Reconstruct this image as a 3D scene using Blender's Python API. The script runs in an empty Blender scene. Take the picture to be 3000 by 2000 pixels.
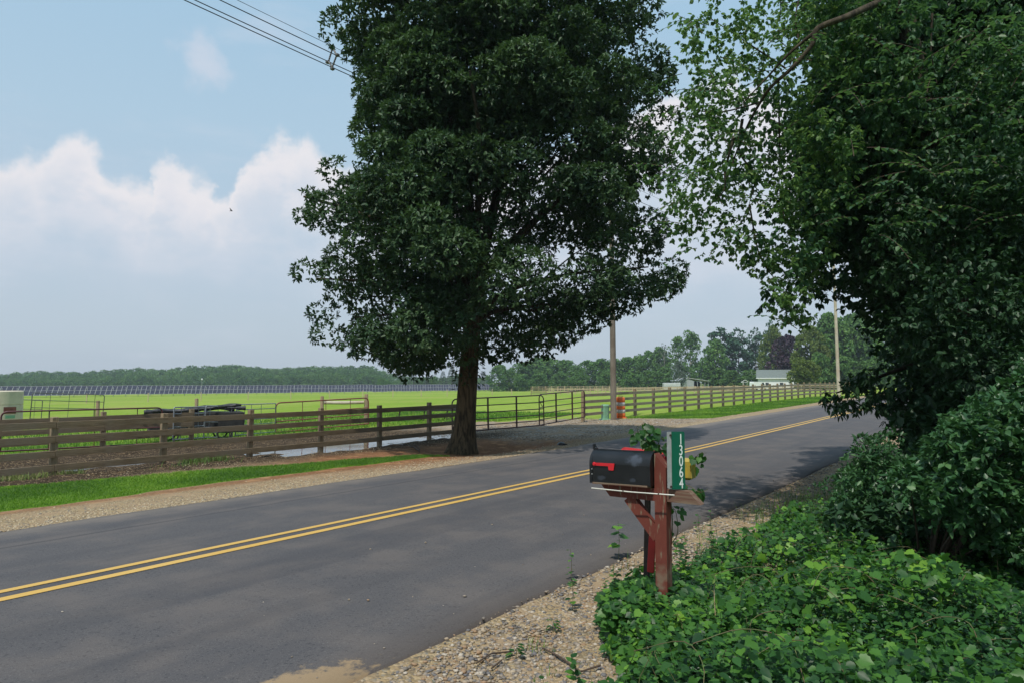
import bpy, math, random
import numpy as np
from math import radians, sin, cos, pi, sqrt
from mathutils import Vector, Matrix

random.seed(7); RNG = np.random.default_rng(7)
scene = bpy.context.scene
C = scene.collection

# ------------------------------------------------------------------ camera
CAMZ = 1.9
PITCH = math.atan(118/2000)
cd = bpy.data.cameras.new('camera'); cam = bpy.data.objects.new('camera', cd); C.objects.link(cam)
cam.location = (0, 0, CAMZ); cam.rotation_euler = (pi/2+PITCH, 0, 0)
cd.lens = 24; cd.sensor_width = 36; cd.clip_start = 0.05; cd.clip_end = 9000
scene.camera = cam

# ------------------------------------------------------------------ light
SUN_DIR = Vector((-0.38, -0.925, 0)).normalized()      # horizontal direction towards the sun
SUN_EL = radians(60)
sd = bpy.data.lights.new('sun', 'SUN'); sun = bpy.data.objects.new('sun', sd); C.objects.link(sun)
sd.energy = 3.6; sd.angle = radians(0.9); sd.color = (1.0, 0.95, 0.86)
to_sun = Vector((SUN_DIR.x*cos(SUN_EL), SUN_DIR.y*cos(SUN_EL), sin(SUN_EL)))
sun.rotation_euler = to_sun.to_track_quat('Z', 'Y').to_euler()
scene.view_settings.view_transform = 'Standard'; scene.view_settings.look = 'None'
scene.view_settings.gamma = 1; scene.view_settings.exposure = 0.0

def ray(u, v):
    """unit-depth ray of a photo pixel (3000 x 2000)"""
    x = (u-1500)/2000; y = -(v-1000)/2000
    return np.array([x, cos(PITCH)-y*sin(PITCH), sin(PITCH)+y*cos(PITCH)])
def at(u, v, Y):
    r = ray(u, v); k = Y/r[1]
    return np.array([r[0]*k, Y, CAMZ+r[2]*k])
def elev_az(u, v):
    r = ray(u, v)
    return math.atan2(r[2], math.hypot(r[0], r[1])), math.atan2(r[0], r[1])

# road frame: s along the road, p to its left
RD = np.array([.592, .806]); RN = np.array([-.806, .592])
def sp(x, y): return x*RD[0]+y*RD[1], x*RN[0]+y*RN[1]
def xy(s, p): return s*RD[0]+p*RN[0], s*RD[1]+p*RN[1]
def sstep(a, b, x):
    t = np.clip((x-a)/(b-a), 0, 1); return t*t*(3-2*t)

def zg(s, p):
    s = np.asarray(s, float); p = np.asarray(p, float)
    q = s-13
    rise = .0105*np.where(q > 0, np.sqrt(q*q+16)-4, 0); rise = np.minimum(rise, .62)
    rise = rise*(1-.35*sstep(11, 25, p))*(1-sstep(25, 90, p))
    z = np.interp(p, [-400, -60, -6, 3.2, 3.5, 7.1, 10.6, 12.8, 17.4, 190, 700], [2, .5, .05, -.035, 0, .05, -.05, -.12, -.2, -2.15, -2.3])
    z = z-.13*np.exp(-((p-12.9)/1.1)**2)*np.exp(-((s-16.8)/2.4)**4)
    return z+rise
def gz(x, y):
    s, p = sp(x, y); return float(zg(s, p))
def ground_at(u, v):
    r = ray(u, v); k = 3.0
    for i in range(60):
        h = CAMZ-gz(r[0]*k, r[1]*k); k = .5*k+.5*min(h/max(-r[2], 1e-4), 2500)
    return np.array([r[0]*k, r[1]*k, gz(r[0]*k, r[1]*k)])

# ------------------------------------------------------------------ node helpers
class NT:
    def __init__(s, tree): s.t = tree; s.t.nodes.clear()
    def n(s, typ, **kw):
        nd = s.t.nodes.new(typ)
        for k, v in kw.items():
            if k.startswith('i_'):
                key = k[2:]; key = int(key) if key.isdigit() else key.replace('_', ' ')
                s.put(nd.inputs[key], v)
            else: setattr(nd, k, v)
        return nd
    def put(s, inp, v):
        if isinstance(v, bpy.types.NodeSocket): s.t.links.new(v, inp)
        elif isinstance(v, bpy.types.Node): s.t.links.new(v.outputs[0], inp)
        else: inp.default_value = v
    def m(s, op, a, b=0.0, c=0.0, clamp=False):
        nd = s.t.nodes.new('ShaderNodeMath'); nd.operation = op; nd.use_clamp = clamp
        s.put(nd.inputs[0], a); s.put(nd.inputs[1], b); s.put(nd.inputs[2], c); return nd.outputs[0]
    def mix(s, f, a, b, blend='MIX'):
        nd = s.t.nodes.new('ShaderNodeMix'); nd.data_type = 'RGBA'; nd.blend_type = blend
        s.put(nd.inputs[0], f); s.put(nd.inputs[6], a); s.put(nd.inputs[7], b); return nd.outputs[2]
    def ramp(s, f, stops, interp='LINEAR'):
        nd = s.t.nodes.new('ShaderNodeValToRGB'); nd.color_ramp.interpolation = interp
        el = nd.color_ramp.elements
        while len(el) < len(stops): el.new(.5)
        for e, (p, c) in zip(el, stops):
            e.position = p; e.color = c if len(c) == 4 else (*c, 1)
        s.put(nd.inputs[0], f); return nd.outputs[0]
    def smooth(s, x, a, b):
        nd = s.t.nodes.new('ShaderNodeMapRange'); nd.interpolation_type = 'SMOOTHSTEP'
        s.put(nd.inputs[0], x); s.put(nd.inputs[1], a); s.put(nd.inputs[2], b); return nd.outputs[0]
    def noise(s, vec, scale, detail=3, rough=.55, dist=0.0):
        nd = s.t.nodes.new('ShaderNodeTexNoise')
        if vec is not None: s.put(nd.inputs['Vector'], vec)
        nd.inputs['Scale'].default_value = scale; nd.inputs['Detail'].default_value = detail
        nd.inputs['Roughness'].default_value = rough; nd.inputs['Distortion'].default_value = dist
        return nd.outputs[0]
    def scaled(s, vec, sc, rot=(0, 0, 0)):
        nd = s.t.nodes.new('ShaderNodeMapping'); s.put(nd.inputs[0], vec)
        nd.inputs['Scale'].default_value = sc; nd.inputs['Rotation'].default_value = rot; return nd.outputs[0]

def col(r, g, b): return (r, g, b, 1)
def new_mat(name):
    m = bpy.data.materials.new(name); m.use_nodes = True
    t = NT(m.node_tree); out = t.n('ShaderNodeOutputMaterial'); return m, t, out
def simple(name, c1, c2=None, rough=.6, scale=8, bump=0.0, metal=0.0, detail=4, stretch=(1, 1, 1), spec=.5, bscale=None, coords='Object'):
    m, t, out = new_mat(name)
    tc = t.n('ShaderNodeTexCoord'); vec = t.scaled(tc.outputs[coords], stretch)
    f = t.noise(vec, scale, detail)
    c = t.mix(t.smooth(f, .35, .68), col(*c1), col(*(c2 or [x*.8 for x in c1])))
    b = t.n('ShaderNodeBsdfPrincipled', i_Base_Color=c, i_Roughness=rough, i_Metallic=metal)
    b.inputs['Specular IOR Level'].default_value = spec
    if bump:
        f2 = t.noise(vec, bscale or scale*3, 5)
        bp = t.n('ShaderNodeBump', i_Strength=bump, i_Distance=.02, i_Height=f2); t.put(b.inputs['Normal'], bp)
    t.put(out.inputs[0], b.outputs[0]); return m
def leaf_mat(name, stops, rough=.5, trans=.3, tcol=(.18, .35, .03), spec=.35):
    m, t, out = new_mat(name)
    a = t.n('ShaderNodeAttribute', attribute_name='rnd')
    c = t.ramp(a.outputs['Fac'], stops)
    b = t.n('ShaderNodeBsdfPrincipled', i_Base_Color=c, i_Roughness=rough); b.inputs['Specular IOR Level'].default_value = spec
    tr = t.n('ShaderNodeBsdfTranslucent', i_Color=t.mix(.6, c, col(*tcol), 'MIX'))
    mx = t.n('ShaderNodeMixShader', i_0=trans, i_1=b.outputs[0], i_2=tr.outputs[0])
    t.put(out.inputs[0], mx.outputs[0]); return m

# ------------------------------------------------------------------ world: Nishita sky with cloud bank
w = bpy.data.worlds.new('World'); scene.world = w; w.use_nodes = True
t = NT(w.node_tree); wo = t.n('ShaderNodeOutputWorld')
sky = t.n('ShaderNodeTexSky'); sky.sky_type = 'NISHITA'; sky.sun_disc = False
sky.sun_elevation = SUN_EL; sky.sun_rotation = math.atan2(SUN_DIR.x, SUN_DIR.y)
sky.air_density = 1.0; sky.dust_density = 1.2; sky.ozone_density = 1.3
SKYS = .105
tc = t.n('ShaderNodeTexCoord'); D = tc.outputs['Generated']
sx = t.n('ShaderNodeSeparateXYZ', i_0=D)
X, Y, Z = sx.outputs
el = t.m('ARCSINE', Z)
az = t.m('ARCTAN2', X, Y)
# haze veil towards the horizon (the place's hot-summer sky), then clouds
base = t.mix(1.0, sky.outputs[0], col(SKYS, SKYS, SKYS), 'MULTIPLY')
veil = t.ramp(t.m('DIVIDE', el, radians(60)), [(0, (.51, .60, .70)), (.08, (.525, .62, .715)), (.16, (.525, .64, .755)), (.32, (.475, .655, .80)), (.52, (.40, .62, .81)), (1, (.33, .54, .78))])
base = t.mix(.86, base, veil)
prof = [(-300, 470), (0, 445), (60, 430), (120, 455), (170, 420), (205, 396), (250, 392), (300, 440), (345, 505), (390, 500), (415, 525), (440, 470), (500, 446), (530, 480), (560, 515), (610, 505), (640, 560), (690, 530), (730, 455), (780, 408), (830, 390), (862, 425), (905, 410), (960, 440), (1010, 480), (1300, 560), (1900, 300), (2150, 170), (2400, 420), (2700, 600)]
A0, A1 = radians(-45), radians(45); E1 = radians(32)
stops = []
for u, v in prof:
    e, a = elev_az(u, v); stops.append(((a-A0)/(A1-A0), (e/E1,)*3))
stops = [(min(max(p_, 0), 1), c_) for p_, c_ in stops]
wob = t.m('MULTIPLY', t.m('SUBTRACT', t.noise(D, 16, 5, .6), .5), .10)
top = t.m('MULTIPLY', t.ramp(t.m('DIVIDE', t.m('SUBTRACT', t.m('ADD', az, wob), A0), A1-A0), stops), E1)
n1 = t.noise(D, 20, 7, .6); n2 = t.noise(D, 7, 4, .55)
edge = t.m('MULTIPLY', t.m('SUBTRACT', n1, .5), .075)
dd = t.m('SUBTRACT', t.m('ADD', top, edge), el)            # >0 inside the cloud
inside = t.smooth(dd, -.006, .026)
fade = t.smooth(t.m('ADD', el, t.m('MULTIPLY', t.m('SUBTRACT', n2, .5), .16)), radians(5.0), radians(13))
cl = t.m('MULTIPLY', inside, fade)
cl = t.m('MULTIPLY', cl, t.smooth(n2, .20, .46))
n3 = t.noise(t.scaled(D, (1, 1, 1.7)), 13, 6, .6)
body = t.mix(t.smooth(n3, .40, .60), col(.68, .72, .80), col(.80, .79, .84))
body = t.mix(t.smooth(dd, .085, .0), body, col(.87, .84, .86))
cl = t.m('MULTIPLY', cl, t.m('ADD', .55, t.m('MULTIPLY', t.smooth(dd, .15, .03), .45)))
base = t.mix(t.m('MULTIPLY', cl, .92), base, body)
# lone wisp
e0, a0 = elev_az(600, 190)
r2 = t.m('ADD', t.m('POWER', t.m('MULTIPLY', t.m('SUBTRACT', az, a0), 1.0), 2.0), t.m('POWER', t.m('SUBTRACT', el, e0), 2.0))
wisp = t.smooth(t.m('ADD', t.m('SQRT', r2), t.m('MULTIPLY', t.m('SUBTRACT', n1, .5), .10)), .042, .004)
base = t.mix(t.m('MULTIPLY', wisp, .55), base, col(.70, .72, .81))
# faint high streaks
n4 = t.noise(t.scaled(D, (1, 1, 3.5)), 4.5, 6, .6)
base = t.mix(t.m('MULTIPLY', t.smooth(n4, .48, .80), .35), base, col(.70, .73, .82))
bg = t.n('ShaderNodeBackground', i_Color=base, i_Strength=1.0)
t.put(wo.inputs[0], bg.outputs[0])

ORD = ['first', 'second', 'third', 'fourth', 'fifth', 'sixth', 'seventh', 'eighth', 'ninth', 'tenth', 'eleventh', 'twelfth', 'thirteenth', 'fourteenth', 'fifteenth', 'sixteenth', 'seventeenth', 'eighteenth', 'nineteenth', 'twentieth', 'twenty-first', 'twenty-second', 'twenty-third', 'twenty-fourth', 'twenty-fifth', 'twenty-sixth', 'twenty-seventh', 'twenty-eighth', 'twenty-ninth', 'thirtieth']
# ------------------------------------------------------------------ object helpers
def tag(o, label=None, cat=None, group=None, kind=None):
    if label: o['label'] = label
    if cat: o['category'] = cat
    if group: o['group'] = group
    if kind: o['kind'] = kind
    return o
def empty(name, loc=(0, 0, 0), rz=0, label=None, cat=None, group=None):
    o = bpy.data.objects.new(name, None); C.objects.link(o)
    o.location = [float(a) for a in loc]; o.rotation_euler = (0, 0, rz); o.empty_display_size = .2
    return tag(o, label, cat, group)
def link(name, me, parent=None, loc=None):
    o = bpy.data.objects.new(name, me); C.objects.link(o)
    if parent: o.parent = parent
    if loc is not None: o.location = loc
    return o
def raw_mesh(name, V, F, mat, smooth=False, rnd=None):
    """V (n,3); F (m,k) uniform faces"""
    me = bpy.data.meshes.new(name)
    V = np.asarray(V, np.float32); F = np.asarray(F, np.int32)
    me.vertices.add(len(V)); me.vertices.foreach_set('co', V.ravel())
    k = F.shape[1]; me.loops.add(F.size); me.loops.foreach_set('vertex_index', F.ravel())
    me.polygons.add(len(F)); me.polygons.foreach_set('loop_start', np.arange(0, F.size, k, dtype=np.int32))
    me.polygons.foreach_set('loop_total', np.full(len(F), k, np.int32))
    if smooth: me.polygons.foreach_set('use_smooth', np.ones(len(F), bool))
    if rnd is not None:
        a = me.attributes.new('rnd', 'FLOAT', 'FACE'); a.data.foreach_set('value', np.asarray(rnd, np.float32))
    me.update(calc_edges=True)
    if mat: me.materials.append(mat)
    return me
class MB:
    def __init__(s): s.v = []; s.f = []; s.sm = []
    def add(s, vs, fs, smooth=False):
        o = len(s.v); s.v += [tuple(float(c) for c in q) for q in vs]; s.f += [tuple(i+o for i in f) for f in fs]; s.sm += [smooth]*len(fs)
    def box(s, c, size, rz=0, M=None, bevel=0.0):
        hx, hy, hz = [a/2 for a in size]
        if bevel > 0:
            b = min(bevel, hx*.9, hy*.9, hz*.9); vs = []; fs = []
            for k, z in enumerate((-hz, -hz+b, hz-b, hz)):
                i = b if k in (0, 3) else 0
                for x, y in ((-hx+i, -hy+b), (-hx+b, -hy+i), (hx-b, -hy+i), (hx-i, -hy+b), (hx-i, hy-b), (hx-b, hy-i), (-hx+b, hy-i), (-hx+i, hy-b)): vs.append((x, y, z))
            for k in range(3):
                for j in range(8): fs.append((k*8+j, k*8+(j+1) % 8, k*8+8+(j+1) % 8, k*8+8+j))
            fs.append(tuple(range(7, -1, -1))); fs.append(tuple(range(24, 32)))
        else:
            vs = [(x, y, z) for z in (-hz, hz) for x, y in ((-hx, -hy), (hx, -hy), (hx, hy), (-hx, hy))]
            fs = [(3, 2, 1, 0), (4, 5, 6, 7), (0, 1, 5, 4), (1, 2, 6, 5), (2, 3, 7, 6), (3, 0, 4, 7)]
        R = (M or Matrix.Rotation(rz, 3, 'Z'))
        s.add([tuple(R @ Vector(q)+Vector(c)) for q in vs], fs); return s
    def beam(s, a, b, w, h, up=(0, 0, 1), bevel=0.0):
        a = Vector(a); b = Vector(b); d = b-a; x = d.normalized(); u = Vector(up); y = u.cross(x).normalized(); z = x.cross(y)
        M = Matrix((x, y, z)).transposed(); return s.box((a+b)/2, (d.length, w, h), M=M, bevel=bevel)
    def tube(s, pts, rad, n=8, cap=True, smooth=True):
        pts = [Vector([float(c) for c in q]) for q in pts]; rad = rad if hasattr(rad, '__len__') else [rad]*len(pts)
        vs = []; fs = []; prev = None
        for i, q in enumerate(pts):
            d = (pts[min(i+1, len(pts)-1)]-pts[max(i-1, 0)]).normalized()
            if prev is None: a = d.orthogonal().normalized()
            else: a = (prev-d*prev.dot(d)).normalized()
            prev = a; b = d.cross(a)
            for k in range(n):
                th = 2*pi*k/n; vs.append(q+(a*cos(th)+b*sin(th))*rad[i])
        for i in range(len(pts)-1):
            for k in range(n): fs.append((i*n+k, i*n+(k+1) % n, (i+1)*n+(k+1) % n, (i+1)*n+k))
        s.add(vs, fs, smooth)
        if cap: s.add(vs[:n], [tuple(range(n-1, -1, -1))]); s.add(vs[-n:], [tuple(range(n))])
        return s
    def lathe(s, prof, c=(0, 0, 0), n=24, cap=True, smooth=True):
        vs = []; fs = []
        for r, z in prof:
            for k in range(n): vs.append((c[0]+r*cos(2*pi*k/n), c[1]+r*sin(2*pi*k/n), c[2]+z))
        for i in range(len(prof)-1):
            for k in range(n): fs.append((i*n+k, i*n+(k+1) % n, (i+1)*n+(k+1) % n, (i+1)*n+k))
        s.add(vs, fs, smooth)
        if cap: s.add(vs[:n], [tuple(range(n-1, -1, -1))]); s.add(vs[-n:], [tuple(range(n))])
        return s
    def prism(s, poly, h, M=None):
        """poly in local xy, extruded along z by h, M 4x4"""
        n = len(poly); vs = [(x, y, 0) for x, y in poly]+[(x, y, h) for x, y in poly]
        fs = [tuple(range(n-1, -1, -1)), tuple(range(n, 2*n))]+[(i, (i+1) % n, n+(i+1) % n, n+i) for i in range(n)]
        if M: vs = [tuple(M @ Vector(q)) for q in vs]
        s.add(vs, fs); return s
    def mesh(s, name, mat):
        me = bpy.data.meshes.new(name); me.from_pydata(s.v, [], s.f); me.polygons.foreach_set('use_smooth', s.sm)
        me.update()
        if mat: me.materials.append(mat)
        return me
    def build(s, name, mat, parent=None, loc=None): return link(name, s.mesh(name, mat), parent, loc)
def bez(p, n=12):
    """Catmull-Rom through points"""
    p = [np.array(q, float) for q in p]; p = [2*p[0]-p[1]]+p+[2*p[-1]-p[-2]]; out = []
    for i in range(1, len(p)-2):
        for k in range(n):
            t_ = k/n; a, b, c, d = p[i-1:i+3]
            out.append(.5*((2*b)+(-a+c)*t_+(2*a-5*b+4*c-d)*t_**2+(-a+3*b-3*c+d)*t_**3))
    out.append(p[-2]); return out
def copy_tree(o, parent=None):
    c = o.copy(); C.objects.link(c); c.parent = parent
    for ch in list(o.children): copy_tree(ch, c)
    return c

# ------------------------------------------------------------------ leaves
def unit(a): return a/np.maximum(np.linalg.norm(a, axis=-1, keepdims=True), 1e-9)
T_OVATE = (np.array([(0, 0, 0), (.24, .30, .05), (.17, .68, .03), (0, 1, -.08), (-.17, .68, .03), (-.24, .30, .05)]), np.array([(0, 1, 2, 3), (0, 3, 4, 5)]))
T_WIDE = (np.array([(0, 0, 0), (.33, .28, .06), (.25, .66, .02), (0, 1, -.14), (-.25, .66, .02), (-.33, .28, .06)]), np.array([(0, 1, 2, 3), (0, 3, 4, 5)]))
_l = [(0, .02), (.17, -.10), (.38, -.02), (.40, .14), (.54, .30), (.42, .44), (.42, .60), (.26, .68), (.13, .84), (0, 1.0)]
_L = _l+[(-x, y) for x, y in _l[::-1][1:-1]]
T_LOBE = (np.array([(0, .32, -.03)]+[(x, y, .10*abs(x)-.12*max(0, y-.5)) for x, y in _L]), np.array([(0, i+1, (i+1) % len(_L)+1) for i in range(len(_L))]))
_d = [(0, 0), (.2, .08), (.33, .3), (.30, .5), (.18, .75), (0, 1)]
_D2 = _d+[(-x, y) for x, y in _d[::-1][1:-1]]
T_DET = (np.array([(0, .4, -.04)]+[(x, y, .15*abs(x)-.15*y*y) for x, y in _D2]), np.array([(0, i+1, (i+1) % len(_D2)+1) for i in range(len(_D2))]))
T_CARD = (np.array([(-.5, -.35, 0), (.15, -.5, .1), (.5, .3, 0), (-.2, .5, .1)]), np.array([(0, 1, 2, 3)]))
def leaf_arrays(T, pos, axis, nrm, size):
    tv, tf = T; y = unit(axis); z = unit(nrm-y*(nrm*y).sum(-1, keepdims=True)); x = np.cross(y, z)
    V = pos[:, None]+size[:, None, None]*(tv[None, :, 0:1]*x[:, None]+tv[None, :, 1:2]*y[:, None]+tv[None, :, 2:3]*z[:, None])
    F = tf[None]+(np.arange(len(pos))*len(tv))[:, None, None]
    return V.reshape(-1, 3), F.reshape(-1, tf.shape[1])
def leaf_mesh(name, T, pos, axis, nrm, size, mat, rnd=None):
    V, F = leaf_arrays(T, pos, axis, nrm, size)
    if rnd is None: rnd = RNG.random(len(pos))
    return raw_mesh(name, V, F, mat, rnd=np.repeat(rnd, len(T[1])))
def rdir(n): return unit(RNG.normal(size=(n, 3)))
def rosettes(cent, rad, per, k, lsize, flat=.75, droop=.25, up=.35, shell=.25, center=None, jit=.35, lw=.5, nd=.35):
    """lobes -> twig tips on their outer shell -> k leaves each; returns pos, axis, nrm, size, rnd"""
    cent = np.asarray(cent); rad = np.asarray(rad)
    n = np.maximum((per*rad**2).astype(int), 3); idx = np.repeat(np.arange(len(cent)), n)
    d = RNG.normal(size=(len(idx), 3)); d[:, 2] += up
    if center is not None:
        o = unit(cent-center); d += .55*o[idx]
    d = unit(d); r = rad[idx]*(1-shell*RNG.random(len(idx))**1.5)
    tip = cent[idx]+d*r[:, None]*np.array([1, 1, flat])
    lr = RNG.random(len(cent))
    tr = np.clip(lr[idx]*lw+RNG.random(len(idx))*(1-lw), 0, 1)
    i2 = np.repeat(np.arange(len(tip)), k); m = len(i2)
    ax = .55*d[i2]+.85*rdir(m); ax[:, 2] -= droop
    nm = np.array([0, 0, 1.0])+jit*RNG.normal(size=(m, 3))+nd*d[i2]
    size = lsize*(.7+.6*RNG.random(m)); pos = tip[i2]+.25*lsize*rdir(m)
    rnd = np.clip(tr[i2]*.7+RNG.random(m)*.3, 0, 1)
    return pos, ax, nm, size, rnd
def in_poly(poly, n):
    P = np.array(poly, float); mn, mx = P.min(0), P.max(0); out = []
    while len(out) < n:
        q = mn+(mx-mn)*RNG.random((n*3, 2)); ins = np.zeros(len(q), bool); j = len(P)-1
        for i in range(len(P)):
            c = ((P[i, 1] > q[:, 1]) != (P[j, 1] > q[:, 1])) & (q[:, 0] < (P[j, 0]-P[i, 0])*(q[:, 1]-P[i, 1])/(P[j, 1]-P[i, 1]+1e-12)+P[i, 0]); ins ^= c; j = i
        out += list(q[ins])
    return np.array(out[:n])

# ------------------------------------------------------------------ materials
M = {}
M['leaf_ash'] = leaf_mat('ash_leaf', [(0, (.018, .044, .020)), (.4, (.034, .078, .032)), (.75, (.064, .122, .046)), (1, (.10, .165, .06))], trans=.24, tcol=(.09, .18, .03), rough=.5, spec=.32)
M['leaf_elm'] = leaf_mat('elm_leaf', [(0, (.024, .070, .032)), (.5, (.045, .115, .050)), (.86, (.10, .19, .07)), (1, (.21, .29, .08))], trans=.34, tcol=(.14, .30, .06), rough=.45)
M['leaf_elm_lit'] = leaf_mat('lit_elm_leaf', [(0, (.04, .10, .035)), (.5, (.085, .18, .055)), (.86, (.17, .28, .075)), (1, (.28, .37, .10))], trans=.42, tcol=(.25, .42, .08), rough=.45)  # brighter copy of the elm leaf, sunlight put into its colour
M['leaf_maple'] = leaf_mat('maple_leaf', [(0, (.016, .045, .020)), (.6, (.028, .072, .030)), (1, (.05, .11, .04))], trans=.2, tcol=(.06, .16, .03), rough=.5)
M['leaf_shrub'] = leaf_mat('shrub_leaf', [(0, (.018, .060, .022)), (.6, (.045, .125, .042)), (1, (.12, .23, .075))], trans=.25, tcol=(.10, .25, .05), rough=.42, spec=.5)
M['leaf_vine'] = leaf_mat('vine_leaf', [(0, (.014, .052, .016)), (.4, (.036, .12, .024)), (.75, (.082, .21, .030)), (.92, (.16, .34, .038)), (1, (.29, .41, .05))], trans=.3, tcol=(.15, .36, .03), rough=.45)
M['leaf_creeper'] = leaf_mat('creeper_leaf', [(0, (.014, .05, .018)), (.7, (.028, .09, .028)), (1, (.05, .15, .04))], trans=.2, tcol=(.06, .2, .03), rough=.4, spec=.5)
M['leaf_far'] = leaf_mat('wood_leaf', [(0, (.050, .12, .030)), (.5, (.092, .195, .046)), (1, (.17, .28, .07))], trans=.2, tcol=(.1, .22, .04), rough=.7, spec=.2)
M['leaf_yellow'] = leaf_mat('yellow_green_leaf', [(0, (.07, .10, .02)), (.5, (.11, .16, .035)), (1, (.17, .21, .05))], trans=.3, tcol=(.2, .3, .04), rough=.7, spec=.2)
M['leaf_pine'] = leaf_mat('pine_needles', [(0, (.032, .078, .045)), (.5, (.052, .12, .068)), (1, (.085, .16, .09))], trans=.1, tcol=(.05, .1, .04), rough=.7, spec=.2)
M['leaf_spruce'] = leaf_mat('spruce_needles', [(0, (.05, .075, .055)), (.5, (.085, .12, .085)), (1, (.13, .17, .12))], trans=.1, tcol=(.05, .1, .04), rough=.7, spec=.2)
M['leaf_purple'] = leaf_mat('purple_leaf', [(0, (.018, .010, .018)), (.5, (.035, .018, .032)), (1, (.06, .03, .05))], trans=.15, tcol=(.08, .02, .04), rough=.6)
M['grass'] = leaf_mat('grass_blade', [(0, (.035, .10, .010)), (.35, (.075, .17, .015)), (.6, (.125, .25, .018)), (.9, (.19, .33, .025)), (1, (.33, .34, .08))], trans=.35, tcol=(.2, .45, .03), rough=.6)
M['straw'] = leaf_mat('dry_grass', [(0, (.08, .17, .03)), (.6, (.14, .24, .05)), (1, (.32, .32, .13))], trans=.25, tcol=(.4, .4, .1), rough=.7)

def bark_mat(name, c1, c2, sc=9, bump=.9):
    m, t, out = new_mat(name); tc = t.n('ShaderNodeTexCoord')
    v = t.scaled(tc.outputs['Object'], (1, 1, .16)); f = t.noise(v, sc, 6, .65, .6); f2 = t.noise(tc.outputs['Object'], 2.5, 3)
    c = t.mix(t.smooth(f, .38, .62), col(*c1), col(*c2)); c = t.mix(t.m('MULTIPLY', f2, .5), c, col(*[x*.6 for x in c2]))
    b = t.n('ShaderNodeBsdfPrincipled', i_Base_Color=c, i_Roughness=.9); b.inputs['Specular IOR Level'].default_value = .15
    bp = t.n('ShaderNodeBump', i_Strength=bump, i_Distance=.04, i_Height=f); t.put(b.inputs['Normal'], bp); t.put(out.inputs[0], b.outputs[0]); return m
M['bark'] = bark_mat('ash_bark', (.030, .024, .017), (.15, .11, .065), 14)
M['bark_dark'] = bark_mat('dark_bark', (.03, .024, .018), (.10, .08, .055), 12)
M['birch'] = simple('birch_bark', (.45, .43, .38), (.28, .26, .23), .8, 6)
def wood_mat(name, c1, c2, c3, axis=0):
    m, t, out = new_mat(name); tc = t.n('ShaderNodeTexCoord'); O = tc.outputs['Object']
    sc = [14, 14, 14]; sc[axis] = .9
    v = t.scaled(O, tuple(sc)); f = t.noise(v, 1.6, 5, .6, 1.5); f2 = t.noise(O, .9, 3); f3 = t.noise(t.scaled(O, tuple(a*4 for a in sc)), 1.5, 3)
    c = t.mix(t.smooth(f, .35, .65), col(*c1), col(*c2)); c = t.mix(t.smooth(f2, .4, .7), c, col(*c3))
    c = t.mix(t.m('MULTIPLY', t.smooth(f3, .58, .7), .5), c, col(*[a*.4 for a in c1]))
    b = t.n('ShaderNodeBsdfPrincipled', i_Base_Color=c, i_Roughness=.85); b.inputs['Specular IOR Level'].default_value = .2
    bp = t.n('ShaderNodeBump', i_Strength=.4, i_Distance=.01, i_Height=f); t.put(b.inputs['Normal'], bp); t.put(out.inputs[0], b.outputs[0]); return m
M['board'] = wood_mat('weathered_board', (.165, .120, .072), (.26, .195, .122), (.225, .182, .13))
M['post'] = wood_mat('fence_post_wood', (.20, .145, .088), (.32, .24, .15), (.28, .225, .16), 2)
M['board_grey'] = wood_mat('grey_brown_board', (.22, .175, .125), (.33, .275, .21), (.29, .25, .20))
M['pale_wood'] = wood_mat('new_pale_wood', (.42, .32, .20), (.52, .41, .27), (.38, .32, .23), 2)
M['pole'] = wood_mat('utility_pole_wood', (.18, .155, .125), (.27, .235, .19), (.15, .12, .09), 2)
M['pole_pale'] = wood_mat('pale_pole_wood', (.46, .40, .31), (.58, .52, .42), (.42, .34, .25), 2)
M['pipe_red'] = simple('maroon_gate_paint', (.085, .018, .02), (.05, .018, .018), .45, 6, .1)
M['pipe_rust'] = simple('faded_red_gate_paint', (.24, .06, .045), (.15, .045, .035), .5, 6, .1)
M['pipe_grey'] = simple('galvanised_steel', (.30, .33, .34), (.20, .22, .24), .45, 9, .1, metal=.4)
M['pipe_green'] = simple('dull_green_steel', (.07, .085, .07), (.12, .11, .09), .55, 8)
M['wire'] = simple('black_cable', (.02, .02, .022), None, .6)
M['spacer'] = simple('grey_insulator_plastic', (.20, .19, .19), (.10, .10, .10), .5, 30)
M['concrete'] = simple('concrete', (.62, .55, .43), (.52, .46, .36), .9, 3, .15)
M['green_box'] = simple('utility_green_paint', (.20, .40, .26), (.17, .34, .22), .5, 5)
M['orange'] = simple('orange_plastic', (.80, .17, .03), (.62, .12, .025), .5, 7)
M['white_band'] = simple('reflective_band', (.52, .50, .47), (.42, .40, .38), .45, 9)
M['rubber'] = simple('black_rubber', (.015, .015, .016), (.03, .03, .03), .75, 9, .4)
M['tarp'] = simple('black_tarpaulin', (.018, .018, .02), (.05, .05, .055), .5, 5, .6)
M['white_wall'] = simple('white_siding', (.80, .81, .82), (.74, .75, .77), .7, 2)
M['green_roof'] = simple('green_shingle', (.165, .195, .18), (.13, .155, .145), .9, 3)
M['shed_wall'] = simple('grey_tin_wall', (.42, .44, .46), (.36, .38, .40), .6, 2)
M['shed_roof'] = simple('pale_tin_roof', (.62, .64, .66), (.5, .5, .5), .4, 2, metal=.2)
M['dark'] = simple('dark_opening', (.012, .012, .014), None, .9)
M['glass'] = simple('window_glass', (.05, .06, .07), None, .1)
M['mb_black'] = simple('black_mailbox_paint', (.006, .007, .008), (.012, .013, .015), .36, 6, .05)
M['mb_red'] = simple('red_mailbox_paint', (.50, .022, .022), (.38, .02, .02), .4, 5)
M['flag_red'] = simple('red_flag_plastic', (.62, .018, .028), (.5, .015, .02), .4, 12)
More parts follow.
